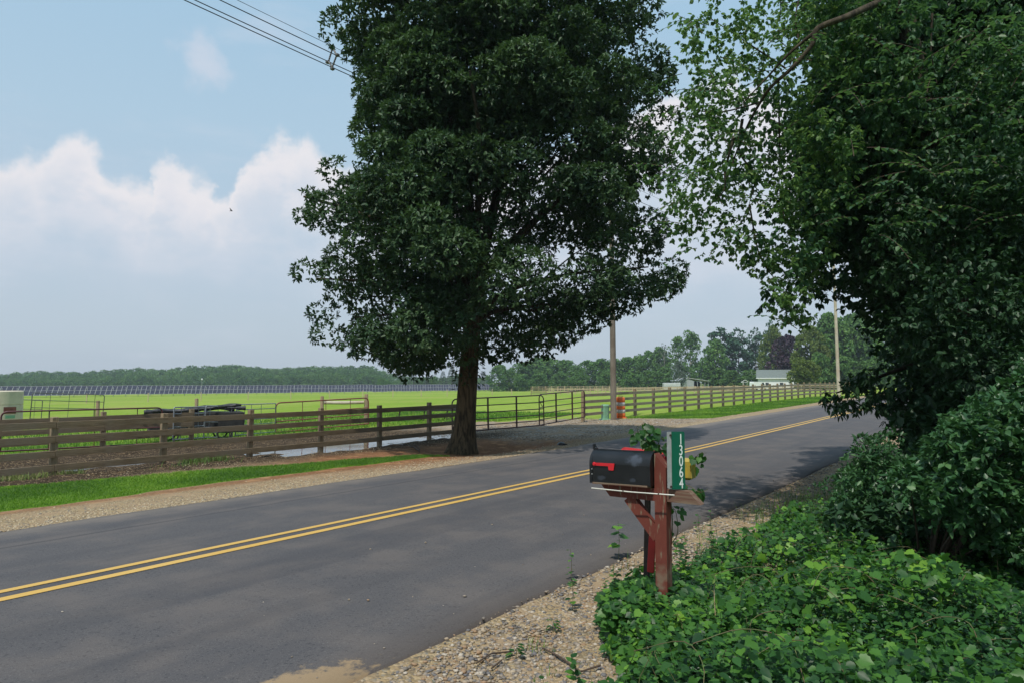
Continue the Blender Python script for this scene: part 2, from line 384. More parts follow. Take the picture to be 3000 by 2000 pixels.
M['yellow'] = simple('yellow_plastic', (.50, .36, .045), (.30, .24, .06), .5, 9)
M['white_rod'] = simple('white_fibreglass', (.72, .70, .62), None, .5)
M['alu'] = simple('bare_aluminium', (.52, .53, .54), (.42, .43, .44), .5, 14, metal=.5)
M['sign_green'] = simple('green_reflective_sheet', (.0, .115, .065), (.0, .10, .058), .4, 6)
M['sign_white'] = simple('white_reflective_digit', (.72, .80, .76), None, .5)
M['stake'] = simple('rusty_steel_stake', (.035, .026, .022), (.06, .04, .03), .8, 20)
M['twig'] = simple('twig_bark', (.09, .06, .04), (.05, .035, .025), .9, 20)
M['stem'] = simple('green_stem', (.10, .13, .04), (.12, .07, .04), .7, 20)
M['bird'] = simple('dark_feathers', (.02, .02, .02), None, .8)
def painted_wood():
    m, t, out = new_mat('peeling_red_paint'); tc = t.n('ShaderNodeTexCoord'); O = tc.outputs['Object']
    v = t.scaled(O, (1, 1, .12)); f = t.noise(v, 38, 6, .6, .4); f2 = t.noise(O, 7, 4)
    z = t.n('ShaderNodeSeparateXYZ', i_0=O).outputs[2]
    red = t.mix(t.noise(O, 9, 3), col(.115, .026, .018), col(.18, .050, .034))
    wear = t.m('ADD', t.smooth(f, .57, .66), t.m('MULTIPLY', t.smooth(z, .75, .35), t.smooth(f2, .42, .62)), clamp=True)
    c = t.mix(t.m('MULTIPLY', wear, .8), red, col(.22, .19, .13))
    b = t.n('ShaderNodeBsdfPrincipled', i_Base_Color=c, i_Roughness=.75); b.inputs['Specular IOR Level'].default_value = .3
    bp = t.n('ShaderNodeBump', i_Strength=.3, i_Distance=.004, i_Height=f); t.put(b.inputs['Normal'], bp); t.put(out.inputs[0], b.outputs[0]); return m
M['painted'] = painted_wood()
M['worn'] = wood_mat('worn_reddish_wood', (.13, .055, .04), (.22, .17, .12), (.16, .10, .07))

# ------------------------------------------------------------------ ground
def axis_vals(a, b, st, lo, hi, g=1.14):
    c = list(np.arange(a, b, st)); d = st; x = c[-1]
    while x < hi: d *= g; x += d; c.append(x)
    d = st; x = a; pre = []
    while x > lo: d *= g; x -= d; pre.append(x)
    return np.array(pre[::-1]+c)
def vnoise(x, y, sc, seed=0):
    r = np.random.default_rng(seed); G = r.random((257, 257)); X = x/sc; Yy = y/sc
    xi = np.floor(X).astype(int); yi = np.floor(Yy).astype(int); fx = X-xi; fy = Yy-yi; fx = fx*fx*(3-2*fx); fy = fy*fy*(3-2*fy)
    g = lambda a, b: G[a % 257, b % 257]
    return (g(xi, yi)*(1-fx)+g(xi+1, yi)*fx)*(1-fy)+(g(xi, yi+1)*(1-fx)+g(xi+1, yi+1)*fx)*fy
def fb(x, y, sc, seed=0): return (vnoise(x, y, sc, seed)+.5*vnoise(x, y, sc/2, seed+1)+.25*vnoise(x, y, sc/4, seed+2))/1.75
def build_ground():
    S = axis_vals(-14, 48, .17, -3500, 4200); P = axis_vals(-6, 27, .15, -3500, 4200)
    SS, PP = np.meshgrid(S, P, indexing='ij'); s = SS.ravel(); p = PP.ravel()
    z = zg(s, p); n_ = fb(s, p, 1.2, 3)-.5; nf = fb(s, p, .35, 9)-.5
    pn = p+n_*1.1; sn = s+n_*2
    # masks
    topedge = np.interp(s, [-30, 4, 9, 14.2, 15], [16.9, 16.5, 15.2, 13.4, 12.4])
    gr_l = sstep(12.75, 13.0, p+n_*.5)*(1-sstep(topedge-.15, topedge+.15, p+n_*.4))*(s < 16)
    strip = sstep(12.3, 12.8, p+n_*.5)*sstep(33.5, 34.5, s+(p-12)*.25+n_*1.5)*(1-sstep(17.1, 17.3, pn))
    beyond = sstep(17.3, 17.7, pn)*sstep(31, 33, s+n_*2)
    fieldedge = np.interp(s, [-60, -5, 8, 16, 22, 28, 33], [23.5, 24.2, 24.5, 23.5, 24.5, 22, 19])
    field = sstep(fieldedge-.6, fieldedge+.6, p+n_*3)
    rightg = 1-sstep(1.6, 2.6, p+n_*.8)
    grass = np.clip(gr_l+strip+beyond+field+rightg, 0, 1)
    mud = sstep(14.6, 16.4, p+n_*1.5)*(1-sstep(24, 27, p))*(1-sstep(20.5, 24, s+n_*3))
    drive = sstep(11.6, 12.2, p)*sstep(18.5, 21.5, s+n_*3)*(1-sstep(33.5, 35, s+n_*2))*(1-sstep(21, 24, p+n_*2))
    dirt = np.exp(-((s-15.6)/4.8)**2-((p-13.9)/2.5)**2)*2.2
    dirt = np.clip(dirt+.75*sstep(12.2, 12.6, p)*(1-sstep(12.7, 13.1, p+n_*.4))*(s < 20), 0, 1)
    z = z+mud*(1-grass)*(nf*.10+n_*.14)+(1-grass)*(p > 12.6)*nf*.03+.02*nf*grass
    pud = (np.exp(-((s-17.5)/6)**4-((p-18.3-.10*(s-17))/1.15)**4)+.8*np.exp(-((s-7)/3)**4-((p-19.2)/.5)**4))*(1-grass)
    z = z-.13*np.clip(pud, 0, 1)
    near = sstep(1.2, 1.8, p)*(1-sstep(3.4, 3.6, p)); z = z+near*nf*.03
    z = np.where((p > 3.5) & (p < 10.7), z-.09, z)
    x, y = xy(s, p); ns, npp = len(S), len(P)
    i = np.arange(ns-1)[:, None]*npp+np.arange(npp-1)[None]; i = i.ravel()
    F = np.stack([i, i+npp, i+npp+1, i+1], 1)
    me = raw_mesh('ground', np.stack([x, y, z], 1), F, None, smooth=True)
    ca = me.color_attributes.new('cover', 'FLOAT_COLOR', 'POINT')
    ca.data.foreach_set('color', np.stack([grass, mud, drive, dirt], 1).astype(np.float32).ravel())
    # material
    m, t, out = new_mat('ground_cover'); tc = t.n('ShaderNodeTexCoord'); O = tc.outputs['Object']
    a = t.n('ShaderNodeAttribute', attribute_name='cover'); sr = t.n('ShaderNodeSeparateColor', i_0=a.outputs['Color'])
    g_, mu_, dr_ = sr.outputs[:3]; di_ = a.outputs['Alpha']
    nA = t.noise(O, .35, 4); nB = t.noise(O, 3, 5); nC = t.noise(O, 22, 5, .7); nD = t.noise(O, .03, 4)
    vo = t.n('ShaderNodeTexVoronoi', i_Vector=O, i_Scale=42.0); vcol = t.n('ShaderNodeSeparateColor', i_0=vo.outputs['Color']).outputs[0]
    vo2 = t.n('ShaderNodeTexVoronoi', i_Vector=O, i_Scale=15.0); vc2 = t.n('ShaderNodeSeparateColor', i_0=vo2.outputs['Color']).outputs[0]
    tan = t.ramp(vcol, [(0, (.14, .12, .09)), (.3, (.26, .20, .12)), (.6, (.36, .26, .14)), (.85, (.44, .34, .21)), (1, (.20, .19, .16))])
    sand = t.mix(nC, col(.29, .20, .12), col(.40, .30, .19))
    shoulder = t.mix(t.smooth(nB, .42, .66), tan, sand)
    soil = t.mix(t.smooth(nC, .35, .65), col(.15, .072, .036), col(.30, .155, .078)); soil = t.mix(t.smooth(nB, .5, .7), soil, col(.38, .21, .105))
    mudc = t.mix(t.smooth(nC, .38, .62), col(.024, .018, .013), col(.075, .053, .034)); mudc = t.mix(t.smooth(nB, .5, .72), mudc, col(.11, .075, .045))
    chips = t.m('GREATER_THAN', vcol, .90); mudc = t.mix(t.m('MULTIPLY', chips, .8), mudc, col(.34, .25, .15))
    grav = t.ramp(vc2, [(0, (.10, .09, .075)), (.4, (.22, .20, .165)), (.75, (.33, .30, .26)), (1, (.50, .47, .42))]); grav = t.mix(t.smooth(nB, .36, .58), grav, col(.30, .215, .135))
    gcol = t.mix(t.smooth(nA, .35, .65), col(.10, .21, .014), col(.17, .29, .02)); gcol = t.mix(t.smooth(nC, .38, .66), gcol, col(.055, .13, .012))
    gfar = t.mix(t.smooth(nD, .4, .62), col(.20, .30, .035), col(.26, .34, .06))
    gfar = t.mix(t.m('MULTIPLY', t.smooth(t.noise(t.scaled(O, (1, 1, 1)), 1.1, 5, .7), .5, .7), .55), gfar, col(.075, .16, .016))
    yv = t.n('ShaderNodeSeparateXYZ', i_0=O).outputs[1]
    nE = t.noise(t.scaled(O, (1, .35, 1), (0, 0, .6)), .22, 5, .65); gfar = t.mix(t.m('MULTIPLY', t.smooth(nE, .48, .68), .5), gfar, col(.30, .30, .09))
    gcol = t.mix(t.smooth(yv, 18.0, 34.0), gcol, gfar)
    c = t.mix(di_, shoulder, soil); c = t.mix(dr_, c, grav); c = t.mix(mu_, c, mudc)
    ge = t.smooth(t.m('ADD', g_, t.m('MULTIPLY', t.m('SUBTRACT', nC, .5), .8)), .42, .58); c = t.mix(ge, c, gcol)
    b = t.n('ShaderNodeBsdfPrincipled', i_Base_Color=c, i_Roughness=.97); b.inputs['Specular IOR Level'].default_value = .06
    hgt = t.m('ADD', t.m('MULTIPLY', nC, .6), t.m('MULTIPLY', t.m('SUBTRACT', 1.0, vo.outputs['Distance']), .4))
    bp = t.n('ShaderNodeBump', i_Strength=.7, i_Distance=.04, i_Height=hgt); t.put(b.inputs['Normal'], bp); t.put(out.inputs[0], b.outputs[0])
    me.materials.append(m); o = link('ground', me); tag(o, kind='structure')
build_ground()

# road slab
def build_road():
    S = axis_vals(-30, 60, .5, -600, 900, 1.1)
    P = np.array([3.47, 3.475, 3.9, 4.6, 5.4, 6.2, 7.1, 8, 8.9, 9.8, 10.4, 10.655, 10.66])
    SS, PP = np.meshgrid(S, P, indexing='ij'); w = (fb(SS, PP*0, 1.1, 21)-.5)*.12
    far = .35*sstep(15, 30, SS)
    edge = np.where(PP < 4, w, 0)+np.where(PP > 10, w*1.4+far, 0)
    z = zg(SS, PP)+.012; z[:, 0] -= .08; z[:, -1] -= .08
    pp = PP+edge; x, y = xy(SS.ravel(), pp.ravel()); ns, npp = SS.shape
    i = (np.arange(ns-1)[:, None]*npp+np.arange(npp-1)[None]).ravel()
    me = raw_mesh('road', np.stack([x, y, z.ravel()], 1), np.stack([i, i+npp, i+npp+1, i+1], 1), None, smooth=True)
    m, t, out = new_mat('asphalt'); tc = t.n('ShaderNodeTexCoord'); O = tc.outputs['Object']
    th = math.atan2(RD[1], RD[0]); R = t.n('ShaderNodeMapping', vector_type='POINT'); t.put(R.inputs[0], O); R.inputs['Rotation'].default_value = (0, 0, -th)
    S_ = R.outputs[0]; ps = t.n('ShaderNodeSeparateXYZ', i_0=S_).outputs[1]
    f = t.noise(O, 130, 4, .7); f2 = t.noise(O, 1.1, 4, .6); f3 = t.noise(t.scaled(S_, (.10, 2.2, 1)), 1.0, 5, .6); f4 = t.noise(O, 38, 3)
    c = t.mix(t.smooth(f, .35, .65), col(.066, .063, .066), col(.108, .102, .103))
    c = t.mix(t.m('MULTIPLY', t.smooth(f4, .57, .67), .8), c, col(.038, .038, .042))
    c = t.mix(t.m('MULTIPLY', t.smooth(f2, .40, .66), .38), c, col(.165, .138, .12))
    c = t.mix(t.m('MULTIPLY', t.smooth(f3, .50, .64), .30), c, col(.055, .056, .064))
    c = t.mix(t.m('MULTIPLY', t.smooth(t.noise(O, 75, 2), .62, .70), .5), c, col(.19, .18, .17))
    wave = t.smooth(t.noise(t.scaled(S_, (.05, 1.0, 1)), 1.3, 3), .52, .62); c = t.mix(t.m('MULTIPLY', wave, .18), c, col(.04, .04, .045))
    # dusty outer edge and the seam in the far lane
    n5 = t.m('MULTIPLY', t.m('SUBTRACT', t.noise(O, 2.2, 4), .5), .5)
    dust = t.smooth(t.m('ADD', ps, n5), 9.9, 10.75); c = t.mix(t.m('MULTIPLY', dust, .55), c, col(.24, .20, .16))
    seam = t.m('ABSOLUTE', t.m('SUBTRACT', t.m('ADD', ps, t.m('MULTIPLY', n5, .25)), 9.45))
    c = t.mix(t.m('MULTIPLY', t.smooth(seam, .07, .0), .6), c, col(.035, .035, .04))
    nw = t.smooth(t.m('ADD', ps, n5), 4.0, 3.45)
    xs = t.n('ShaderNodeSeparateXYZ', i_0=S_).outputs[0]
    spill = t.m('MULTIPLY', t.smooth(t.m('ADD', ps, t.m('MULTIPLY', n5, 1.4)), 4.10, 3.60), t.smooth(xs, 3.7, 2.6))
    c = t.mix(t.m('MULTIPLY', nw, .35), c, col(.16, .13, .11)); spill = t.m('MULTIPLY', t.smooth(t.m('ADD', spill, t.m('MULTIPLY', t.m('SUBTRACT', t.noise(O, 14, 5, .7), .5), 1.3)), .35, .65), t.smooth(spill, .02, .2)); c = t.mix(t.m('MULTIPLY', spill, .85), c, t.mix(f, col(.26, .18, .10), col(.40, .29, .17)))
    b = t.n('ShaderNodeBsdfPrincipled', i_Base_Color=c, i_Roughness=.82); b.inputs['Specular IOR Level'].default_value = .3
    bp = t.n('ShaderNodeBump', i_Strength=.35, i_Distance=.006, i_Height=t.m('ADD', f, t.m('MULTIPLY', f4, .8))); t.put(b.inputs['Normal'], bp); t.put(out.inputs[0], b.outputs[0])
    me.materials.append(m); tag(link('road', me), kind='structure')
    # painted double line
    m, t, out = new_mat('yellow_line_paint'); tc = t.n('ShaderNodeTexCoord'); O = tc.outputs['Object']
    f = t.noise(O, 60, 4, .7); f2 = t.noise(O, 1.2, 3)
    c = t.mix(f2, col(.56, .33, .06), col(.62, .40, .11)); c = t.mix(t.smooth(f, .60, .74), c, col(.14, .12, .09))
    b = t.n('ShaderNodeBsdfPrincipled', i_Base_Color=c, i_Roughness=.7); t.put(out.inputs[0], b.outputs[0])
    for p0 in (6.98, 7.25):
        Pq = np.array([p0-.055, p0+.055]); SS, PP = np.meshgrid(S, Pq, indexing='ij'); ww = (fb(SS, SS*0+3, .9, 5)-.5)*.012; PP2 = PP+ww
        x, y = xy(SS.ravel(), PP2.ravel()); z = zg(SS, PP2).ravel()+.0175; i = (np.arange(len(S)-1)*2)
        me = raw_mesh('road_marking', np.stack([x, y, z], 1), np.stack([i, i+2, i+3, i+1], 1), m, smooth=True)
        tag(link('road_marking', me), kind='structure')
build_road()

# puddles: water lying in the hollows
def puddle(name, poly, z, label=None):
    P = [xy(a, b) for a, b in poly]; P = bez([(x, y, 0) for x, y in P+[P[0]]], 5)[:-1]
    me = bpy.data.meshes.new(name); me.from_pydata([(q[0], q[1], z) for q in P], [], [tuple(range(len(P)))]); me.update()
    m = bpy.data.materials.get('puddle_water')
    if not m:
        m, t, out = new_mat('puddle_water'); tc = t.n('ShaderNodeTexCoord')
        b = t.n('ShaderNodeBsdfPrincipled', i_Base_Color=col(.10, .085, .07), i_Roughness=.06); b.inputs['Specular IOR Level'].default_value = .8
        bp = t.n('ShaderNodeBump', i_Strength=.10, i_Distance=.01, i_Height=t.noise(tc.outputs['Object'], 5, 3)); t.put(b.inputs['Normal'], bp); t.put(out.inputs[0], b.outputs[0])
    me.materials.append(m); tag(link(name, me), kind='structure')
puddle('puddle', [(11.3, 17.3), (14, 16.9), (18, 17.0), (22, 17.4), (23.5, 18.6), (22.5, 19.8), (18, 19.9), (13.5, 19.4), (11.2, 18.4)], -.262)
puddle('puddle', [(3.6, 19.0), (6, 18.6), (9.6, 18.7), (10.3, 19.2), (8, 19.8), (4.5, 19.7)], -.30)

# ------------------------------------------------------------------ gravel (stuff)
def ico():
    g = (1+5**.5)/2; v = [(-1, g, 0), (1, g, 0), (-1, -g, 0), (1, -g, 0), (0, -1, g), (0, 1, g), (0, -1, -g), (0, 1, -g), (g, 0, -1), (g, 0, 1), (-g, 0, -1), (-g, 0, 1)]
    f = [(0, 11, 5), (0, 5, 1), (0, 1, 7), (0, 7, 10), (0, 10, 11), (1, 5, 9), (5, 11, 4), (11, 10, 2), (10, 7, 6), (7, 1, 8), (3, 9, 4), (3, 4, 2), (3, 2, 6), (3, 6, 8), (3, 8, 9), (4, 9, 5), (2, 4, 11), (6, 2, 10), (8, 6, 7), (9, 8, 1)]
    return unit(np.array(v, float)), np.array(f)
IV, IF = ico()
def pebbles(name, s, p, size, mat, label, cat, lift=0.25):
    n = len(s); z = zg(s, p); x, y = xy(s, p)
    sc = size[:, None]*np.stack([.7+.6*RNG.random(n), .7+.5*RNG.random(n), .35+.35*RNG.random(n)], 1)
    th = RNG.random(n)*2*pi; jit = 1+.18*RNG.normal(size=(n, 12, 1))
    v = IV[None]*jit*sc[:, None]; cx, sy_ = np.cos(th)[:, None], np.sin(th)[:, None]
    vx = v[..., 0]*cx-v[..., 1]*sy_; vy = v[..., 0]*sy_+v[..., 1]*cx
    V = np.stack([vx+x[:, None], vy+y[:, None], v[..., 2]+(z+size*lift)[:, None]], -1).reshape(-1, 3)
    F = (IF[None]+(np.arange(n)*12)[:, None, None]).reshape(-1, 3)
    me = raw_mesh(name, V, F, mat, smooth=True, rnd=np.repeat(RNG.random(n), 20)); o = link(name, me); tag(o, label, cat, kind='stuff')
def stone_mat(name, stops):
    m, t, out = new_mat(name); a = t.n('ShaderNodeAttribute', attribute_name='rnd'); c = t.ramp(a.outputs['Fac'], stops, 'CONSTANT')
    tc = t.n('ShaderNodeTexCoord'); c = t.mix(t.m('MULTIPLY', t.noise(tc.outputs['Object'], 90, 3), .35), c, col(.2, .15, .1))
    b = t.n('ShaderNodeBsdfPrincipled', i_Base_Color=c, i_Roughness=.8); t.put(out.inputs[0], b.outputs[0]); return m
M['stones'] = stone_mat('roadside_stones', [(0, (.18, .16, .14)), (.15, (.36, .285, .20)), (.35, (.28, .235, .19)), (.5, (.42, .34, .24)), (.62, (.13, .13, .14)), (.74, (.33, .21, .12)), (.86, (.50, .44, .36)), (.95, (.08, .08, .08))])
M['tan_stones'] = stone_mat('tan_stones', [(0, (.40, .31, .19)), (.3, (.50, .40, .25)), (.55, (.34, .27, .18)), (.75, (.56, .47, .33)), (.9, (.20, .19, .17))])
M['grey_stones'] = stone_mat('grey_stones', [(0, (.16, .125, .09)), (.3, (.27, .22, .16)), (.55, (.36, .30, .22)), (.8, (.45, .40, .32)), (.93, (.60, .56, .49))])
def shoulder_edge(s): return np.interp(s, [-2, 1, 2.2, 3.0, 4, 6], [3.15, 3.1, 3.12, 3.35, 3.44, 3.47])
n = 42000; s = -1+9.5*RNG.random(n)**1.1; p = 1.3+2.3*RNG.random(n); k = (p < shoulder_edge(s)+.05*RNG.normal(size=n)-.06*(RNG.random(n) < .5)) & (RNG.random(n) < np.clip((p-1.0)/.8, .1, 1))
s, p = s[k], p[k]; pebbles('gravel', s, p, .006+.016*RNG.random(len(s))**2.2, M['stones'], 'mixed tan and grey gravel along the near road edge', 'gravel')
n = 22000; s = 8.5+34*RNG.random(n)**1.4; p = 1.6+1.85*RNG.random(n)
pebbles('gravel', s, p, .008+.017*RNG.random(n)**1.8, M['stones'], 'strip of gravel running along the road beside the shrubs', 'gravel')
n = 34000; s = -6+42*RNG.random(n); p = 10.72+.2*sstep(15, 30, s)+np.abs(RNG.normal(size=n))*.6
pebbles('gravel', s, p, .006+.013*RNG.random(n)**1.8, M['tan_stones'], 'yellowish gravel along the far edge of the road', 'gravel', .15)
n = 8000; s = 19.5+14*RNG.random(n); p = 12+8*RNG.random(n)**1.2; k = vnoise(s, p, 1.4, 31) > .45; s, p = s[k], p[k]
pebbles('gravel', s, p, .012+.022*RNG.random(len(s)), M['grey_stones'], 'grey crushed stone on the driveway before the maroon gates', 'gravel', .1)
n = 6000; s = -8+26*RNG.random(n); p = 15.2+2.3*RNG.random(n); k = p > np.interp(s, [-30, 4, 9, 14.2], [16.9, 16.5, 15.2, 13.6]); s, p = s[k], p[k]
k = RNG.random(len(s)) < .45; s, p = s[k], p[k]
pebbles('wood_chips', s, p, .006+.011*RNG.random(len(s)), M['tan_stones'], 'pale chips scattered on the mud along the board fence', 'wood chips', .1)
# loose pebbles on the asphalt
n = 90; s = -3+18*RNG.random(n); p = 3.6+3*RNG.random(n)**1.5
pebbles('loose_stones', s, p, .006+.009*RNG.random(n)**2, M['stones'], 'few loose stones lying on the asphalt', 'stones', 1.6)

# ------------------------------------------------------------------ grass (stuff)
def blades(name, s, p, h, mat, label, zoff=0, wid=.0035):
    n = len(s); x, y = xy(s, p); z = zg(s, p)-.01+zoff; th = RNG.random(n)*2*pi; bend = (.25+.75*RNG.random(n))*h
    dx, dy = np.cos(th), np.sin(th); wx, wy = -dy*wid*1.0, dx*wid*1.0; w_ = np.maximum(1, np.hypot(x, y)/10)
    wx, wy = wx*w_, wy*w_
    b0 = np.stack([x-wx, y-wy, z], 1); b1 = np.stack([x+wx, y+wy, z], 1)
    m0 = np.stack([x-wx*.8+dx*bend*.3, y-wy*.8+dy*bend*.3, z+h*.6], 1); m1 = np.stack([x+wx*.8+dx*bend*.3, y+wy*.8+dy*bend*.3, z+h*.6], 1)
    t0 = np.stack([x+dx*bend-wx*.15, y+dy*bend-wy*.15, z+h], 1); t1 = np.stack([x+dx*bend+wx*.15, y+dy*bend+wy*.15, z+h], 1)
    V = np.stack([b0, b1, m0, m1, t0, t1], 1).reshape(-1, 3); F = (np.array([(0, 1, 3, 2), (2, 3, 5, 4)])[None]+(np.arange(n)*6)[:, None, None]).reshape(-1, 4)
    o = link(name, raw_mesh(name, V, F, mat, rnd=np.repeat(np.clip(1.5*(fb(s, p, 1.9, 4)-.5)+.15+.5*RNG.random(n), 0, 1), 2))); tag(o, label, 'grass', kind='stuff')
n = 190000; s = -9+23.6*RNG.random(n); p = 12.75+4.2*RNG.random(n)
nz = fb(s, p, 1.2, 3)-.5; te = np.interp(s, [-30, 4, 9, 14.2, 15], [16.9, 16.5, 15.2, 13.4, 12.4]); k = (p+nz*.4 < te+.05) & (p+nz*.5 > 12.85+.25*RNG.random(n)**2); s, p = s[k], p[k]
blades('grass', s, p, .022+.035*RNG.random(len(s)), M['grass'], 'bright green grass verge between the fence and far shoulder')
n = 60000; s = 33.5+45*RNG.random(n)**1.3; p = 12.4+4.9*RNG.random(n); nz = fb(s, p, 1.2, 3)-.5; k = (s+(p-12)*.25+nz*1.5 > 34.2); s, p = s[k], p[k]
blades('grass', s, p, .03+.04*RNG.random(len(s)), M['grass'], 'mown grass strip between the long fence and road')
n = 60000; s = -8+46*RNG.random(n); p = 22+16*RNG.random(n)**1.5; nz = fb(s, p, 1.2, 3)-.5
fe = np.interp(s, [-60, -5, 8, 16, 22, 28, 33], [23.5, 24.2, 24.5, 23.5, 24.5, 22, 19]); k = p+nz*3 > fe; s, p = s[k], p[k]
blades('grass', s, p, .06+.10*RNG.random(len(s)), M['grass'], 'pasture grass beyond the muddy strip behind the board fence')
n = 1100; s = 5.5+7*RNG.random(n); p = 2.75+.35*RNG.normal(size=n)*.7
k = vnoise(s, p, .7, 8) > .45; blades('grass', s[k], p[k], .08+.16*RNG.random(k.sum()), M['straw'], 'thin tufts of grass along the gravel and creepers', wid=.003)
n = 900; s = 1.6+3.2*RNG.random(n); p = 2.5+.5*RNG.random(n); k = vnoise(s, p, .35, 12) > .62
blades('grass', s[k], p[k], .03+.08*RNG.random(k.sum()), M['grass'], 'small green sprouts coming up through the near gravel', wid=.0025)

# ------------------------------------------------------------------ board fence near the muddy paddock
def fence_boards(root, s0, s1, p, tops, bw, segs, mat, dz=lambda s: 0.0, th=.035, front=.07):
    for top in tops:
        ss = s0; k = 0
        while ss < s1-.05:
            se = min(ss+segs, s1); a = xy(ss+.004, p-front); b = xy(se-.004, p-front); ja, jb = random.uniform(-.012, .012), random.uniform(-.012, .012)
            za = float(zg(ss, p))+dz(ss)+top-bw/2+ja; zb = float(zg(se, p))+dz(se)+top-bw/2+jb
            mb = MB(); L = math.hypot(b[0]-a[0], b[1]-a[1]); mb.box((0, 0, 0), (L, th, bw), bevel=.004)
            o = mb.build('board', mat, root); ang = math.atan2(b[1]-a[1], b[0]-a[0])
            o.location = ((a[0]+b[0])/2-root.location.x, (a[1]+b[1])/2-root.location.y, (za+zb)/2-root.location.z)
            o.rotation_euler = (0, -math.atan2(zb-za, L), ang); ss = se; k += 1
def board_fence(label, s0, n, p, step, hts, tops, bw, mb_mat, mp_mat, seg=2, group=None, sz=.135, extra=0.0, s_end=None, height_fn=None):
    x, y = xy(s0, p); root = empty('board_fence', (x, y, gz(x, y)), 0, label, 'fence', group)
    pm = MB(); pm.box((0, 0, hts/2-.15), (sz, sz, hts+.3), bevel=.008); me = pm.mesh('post', mp_mat); th = math.atan2(RD[1], RD[0])
    for i in range(n):
        a, b = xy(s0+i*step, p); o = link('post', me, root); o.location = (a-root.location.x, b-root.location.y, gz(a, b)-root.location.z+random.uniform(-.02, .02))
        o.rotation_euler = (random.uniform(-.012, .012), random.uniform(-.012, .012), th)
    fence_boards(root, s0-extra, (s_end or s0+(n-1)*step), p, tops, bw, step*seg, mb_mat, front=sz/2+.02)
    return root
# first visible post stands at s=6.4
x0, y0 = -10.25, 15.4; S0, P0 = sp(x0, y0)
board_fence('long weathered four-board fence along the muddy paddock, left of the shade tree', S0-2.44*4, 11, 17.4, 2.44, 1.32, (1.215, .90, .58, .255), .147, M['board'], M['post'], 2)
board_fence('grey-brown four-board fence running from the gate post along the road', 29.75, 2, 17.45, 3.2, 1.5, (1.40, 1.08, .77, .45), .145, M['board_grey'], M['post'], 1)
board_fence('longest board fence, beside the mown strip and running to the far trees', 35.7, 27, 17.5, 2.44, 1.55, (1.42, 1.10, .77, .45), .15, M['board_grey'], M['post'], 2, extra=2.7, sz=.15)
# second fence behind
board_fence('older board fence standing behind the maroon pipe gate', -8.0+.5, 8, 23.4, 2.9, 1.22, (1.10, .78, .46), .15, M['board'], M['post'], 2)

# ------------------------------------------------------------------ pipe gates
def rounded_rect(L, h0, h1, r=.16, n=5):
    """closed outline of a gate from x=0..L with bottom h0 and top h1 -> open polyline pieces"""
    pts = []
    for cx, cz, a0 in ((r, h1-r, pi), (L-r, h1-r, pi/2)):
        for k in range(n+1):
            a = a0-k*(pi/2)/n; pts.append((cx+r*cos(a), 0, cz+r*sin(a)))
    return [(0, 0, h0)]+pts+[(L, 0, h0)]
def pipe_gate(name, label, a, b, h, clear, rails, bars, mat, r=.024, cat='gate', group=None, flat=True, corner=.2, barw=.05):
    a = np.array(a, float); b = np.array(b, float); L = float(np.linalg.norm(b[:2]-a[:2])); ang = math.atan2(b[1]-a[1], b[0]-a[0])
    root = empty(name, a, ang, label, cat, group); root.rotation_euler = (0, -math.atan2(b[2]-a[2], L), ang)
    fr = MB(); o = rounded_rect(L, clear, clear+h, corner); fr.tube(o, r, 8); fr.tube([(0, 0, clear+.02), (L, 0, clear+.02)], r, 8)
    fr.build('frame', mat, root)
    for z in rails: MB().tube([(0, 0, clear+z), (L, 0, clear+z)], r*.8, 8).build('rail', mat, root)
    for x in bars:
        m = MB()
        if flat: m.box((x, .0, clear+h/2), (barw, r*2.4, h-.02), bevel=.004)
        else: m.tube([(x, .012, clear), (x, .012, clear+h)], r*.5, 6)
        m.build('brace_bar', mat, root)
    return root
gz_ = lambda x, y, z: (x, y, z)
HP = (3.69, 34.2)   # hinge post of the right gate
ga = (1.36, 29.75, .02-.1); gb = (3.62, 34.05, gz(3.6, 34)+.12-.08)
g2 = pipe_gate('pipe_gate', 'maroon pipe gate hinged on the grey post, right one of the pair', (1.18, 29.5, -.06), (3.62, 34.05, .06), 1.33, .10, (.25, .50, .76, 1.02), (1.75, 3.6), M['pipe_red'], r=.026)
g1 = pipe_gate('pipe_gate', 'maroon pipe gate starting behind the tree trunk, left of the pair', (-2.3, 26.5, -.16), (1.38, 29.55, -.06), 1.30, .10, (.22, .46, .72, 1.0), (.55, 1.75, 3.25), M['pipe_red'], r=.026)
ch = MB(); ch.tube(bez([(1.22, 29.45, 1.02), (1.30, 29.40, .86), (1.36, 29.45, .98)], 5), .012, 6); o = ch.build('latch_chain', M['stake']); tag(o, 'short chain tying the two maroon gates together', 'chain')
pipe_gate('pipe_gate', 'maroon pipe gate leaning on the fence at the far left', at(0, 1325, 20.6), at(474, 1300, 23.0), 1.20, .02, (.28, .55, .85), (1.2, 2.4, 3.6), M['pipe_red'], r=.026, flat=False, corner=.16)
pipe_gate('pipe_gate', 'rust-red pipe gate standing open in the mud beside galvanised panels', at(808, 1268, 29.5), at(1080, 1242, 33.5), 1.28, .02, (.22, .48, .80), (1.35, 2.6, 4.0), M['pipe_rust'], r=.03, flat=False, corner=.22)
pipe_gate('corral_panel', 'dark green pipe corral panel beside the pale concrete tank', at(84, 1262, 31.0), at(297, 1262, 33.0), 1.72, .02, (.55, 1.05, 1.38), (.7, 1.45, 2.5), M['pipe_green'], r=.02, cat='panel', flat=False, corner=.1)
pipe_gate('corral_panel', 'dark green pipe panel partly hidden behind the concrete tank', at(-60, 1262, 32.5), at(118, 1262, 33.5), 1.50, .02, (.55, 1.05), (.9, 2.1), M['pipe_green'], r=.02, cat='panel', flat=False, corner=.1)
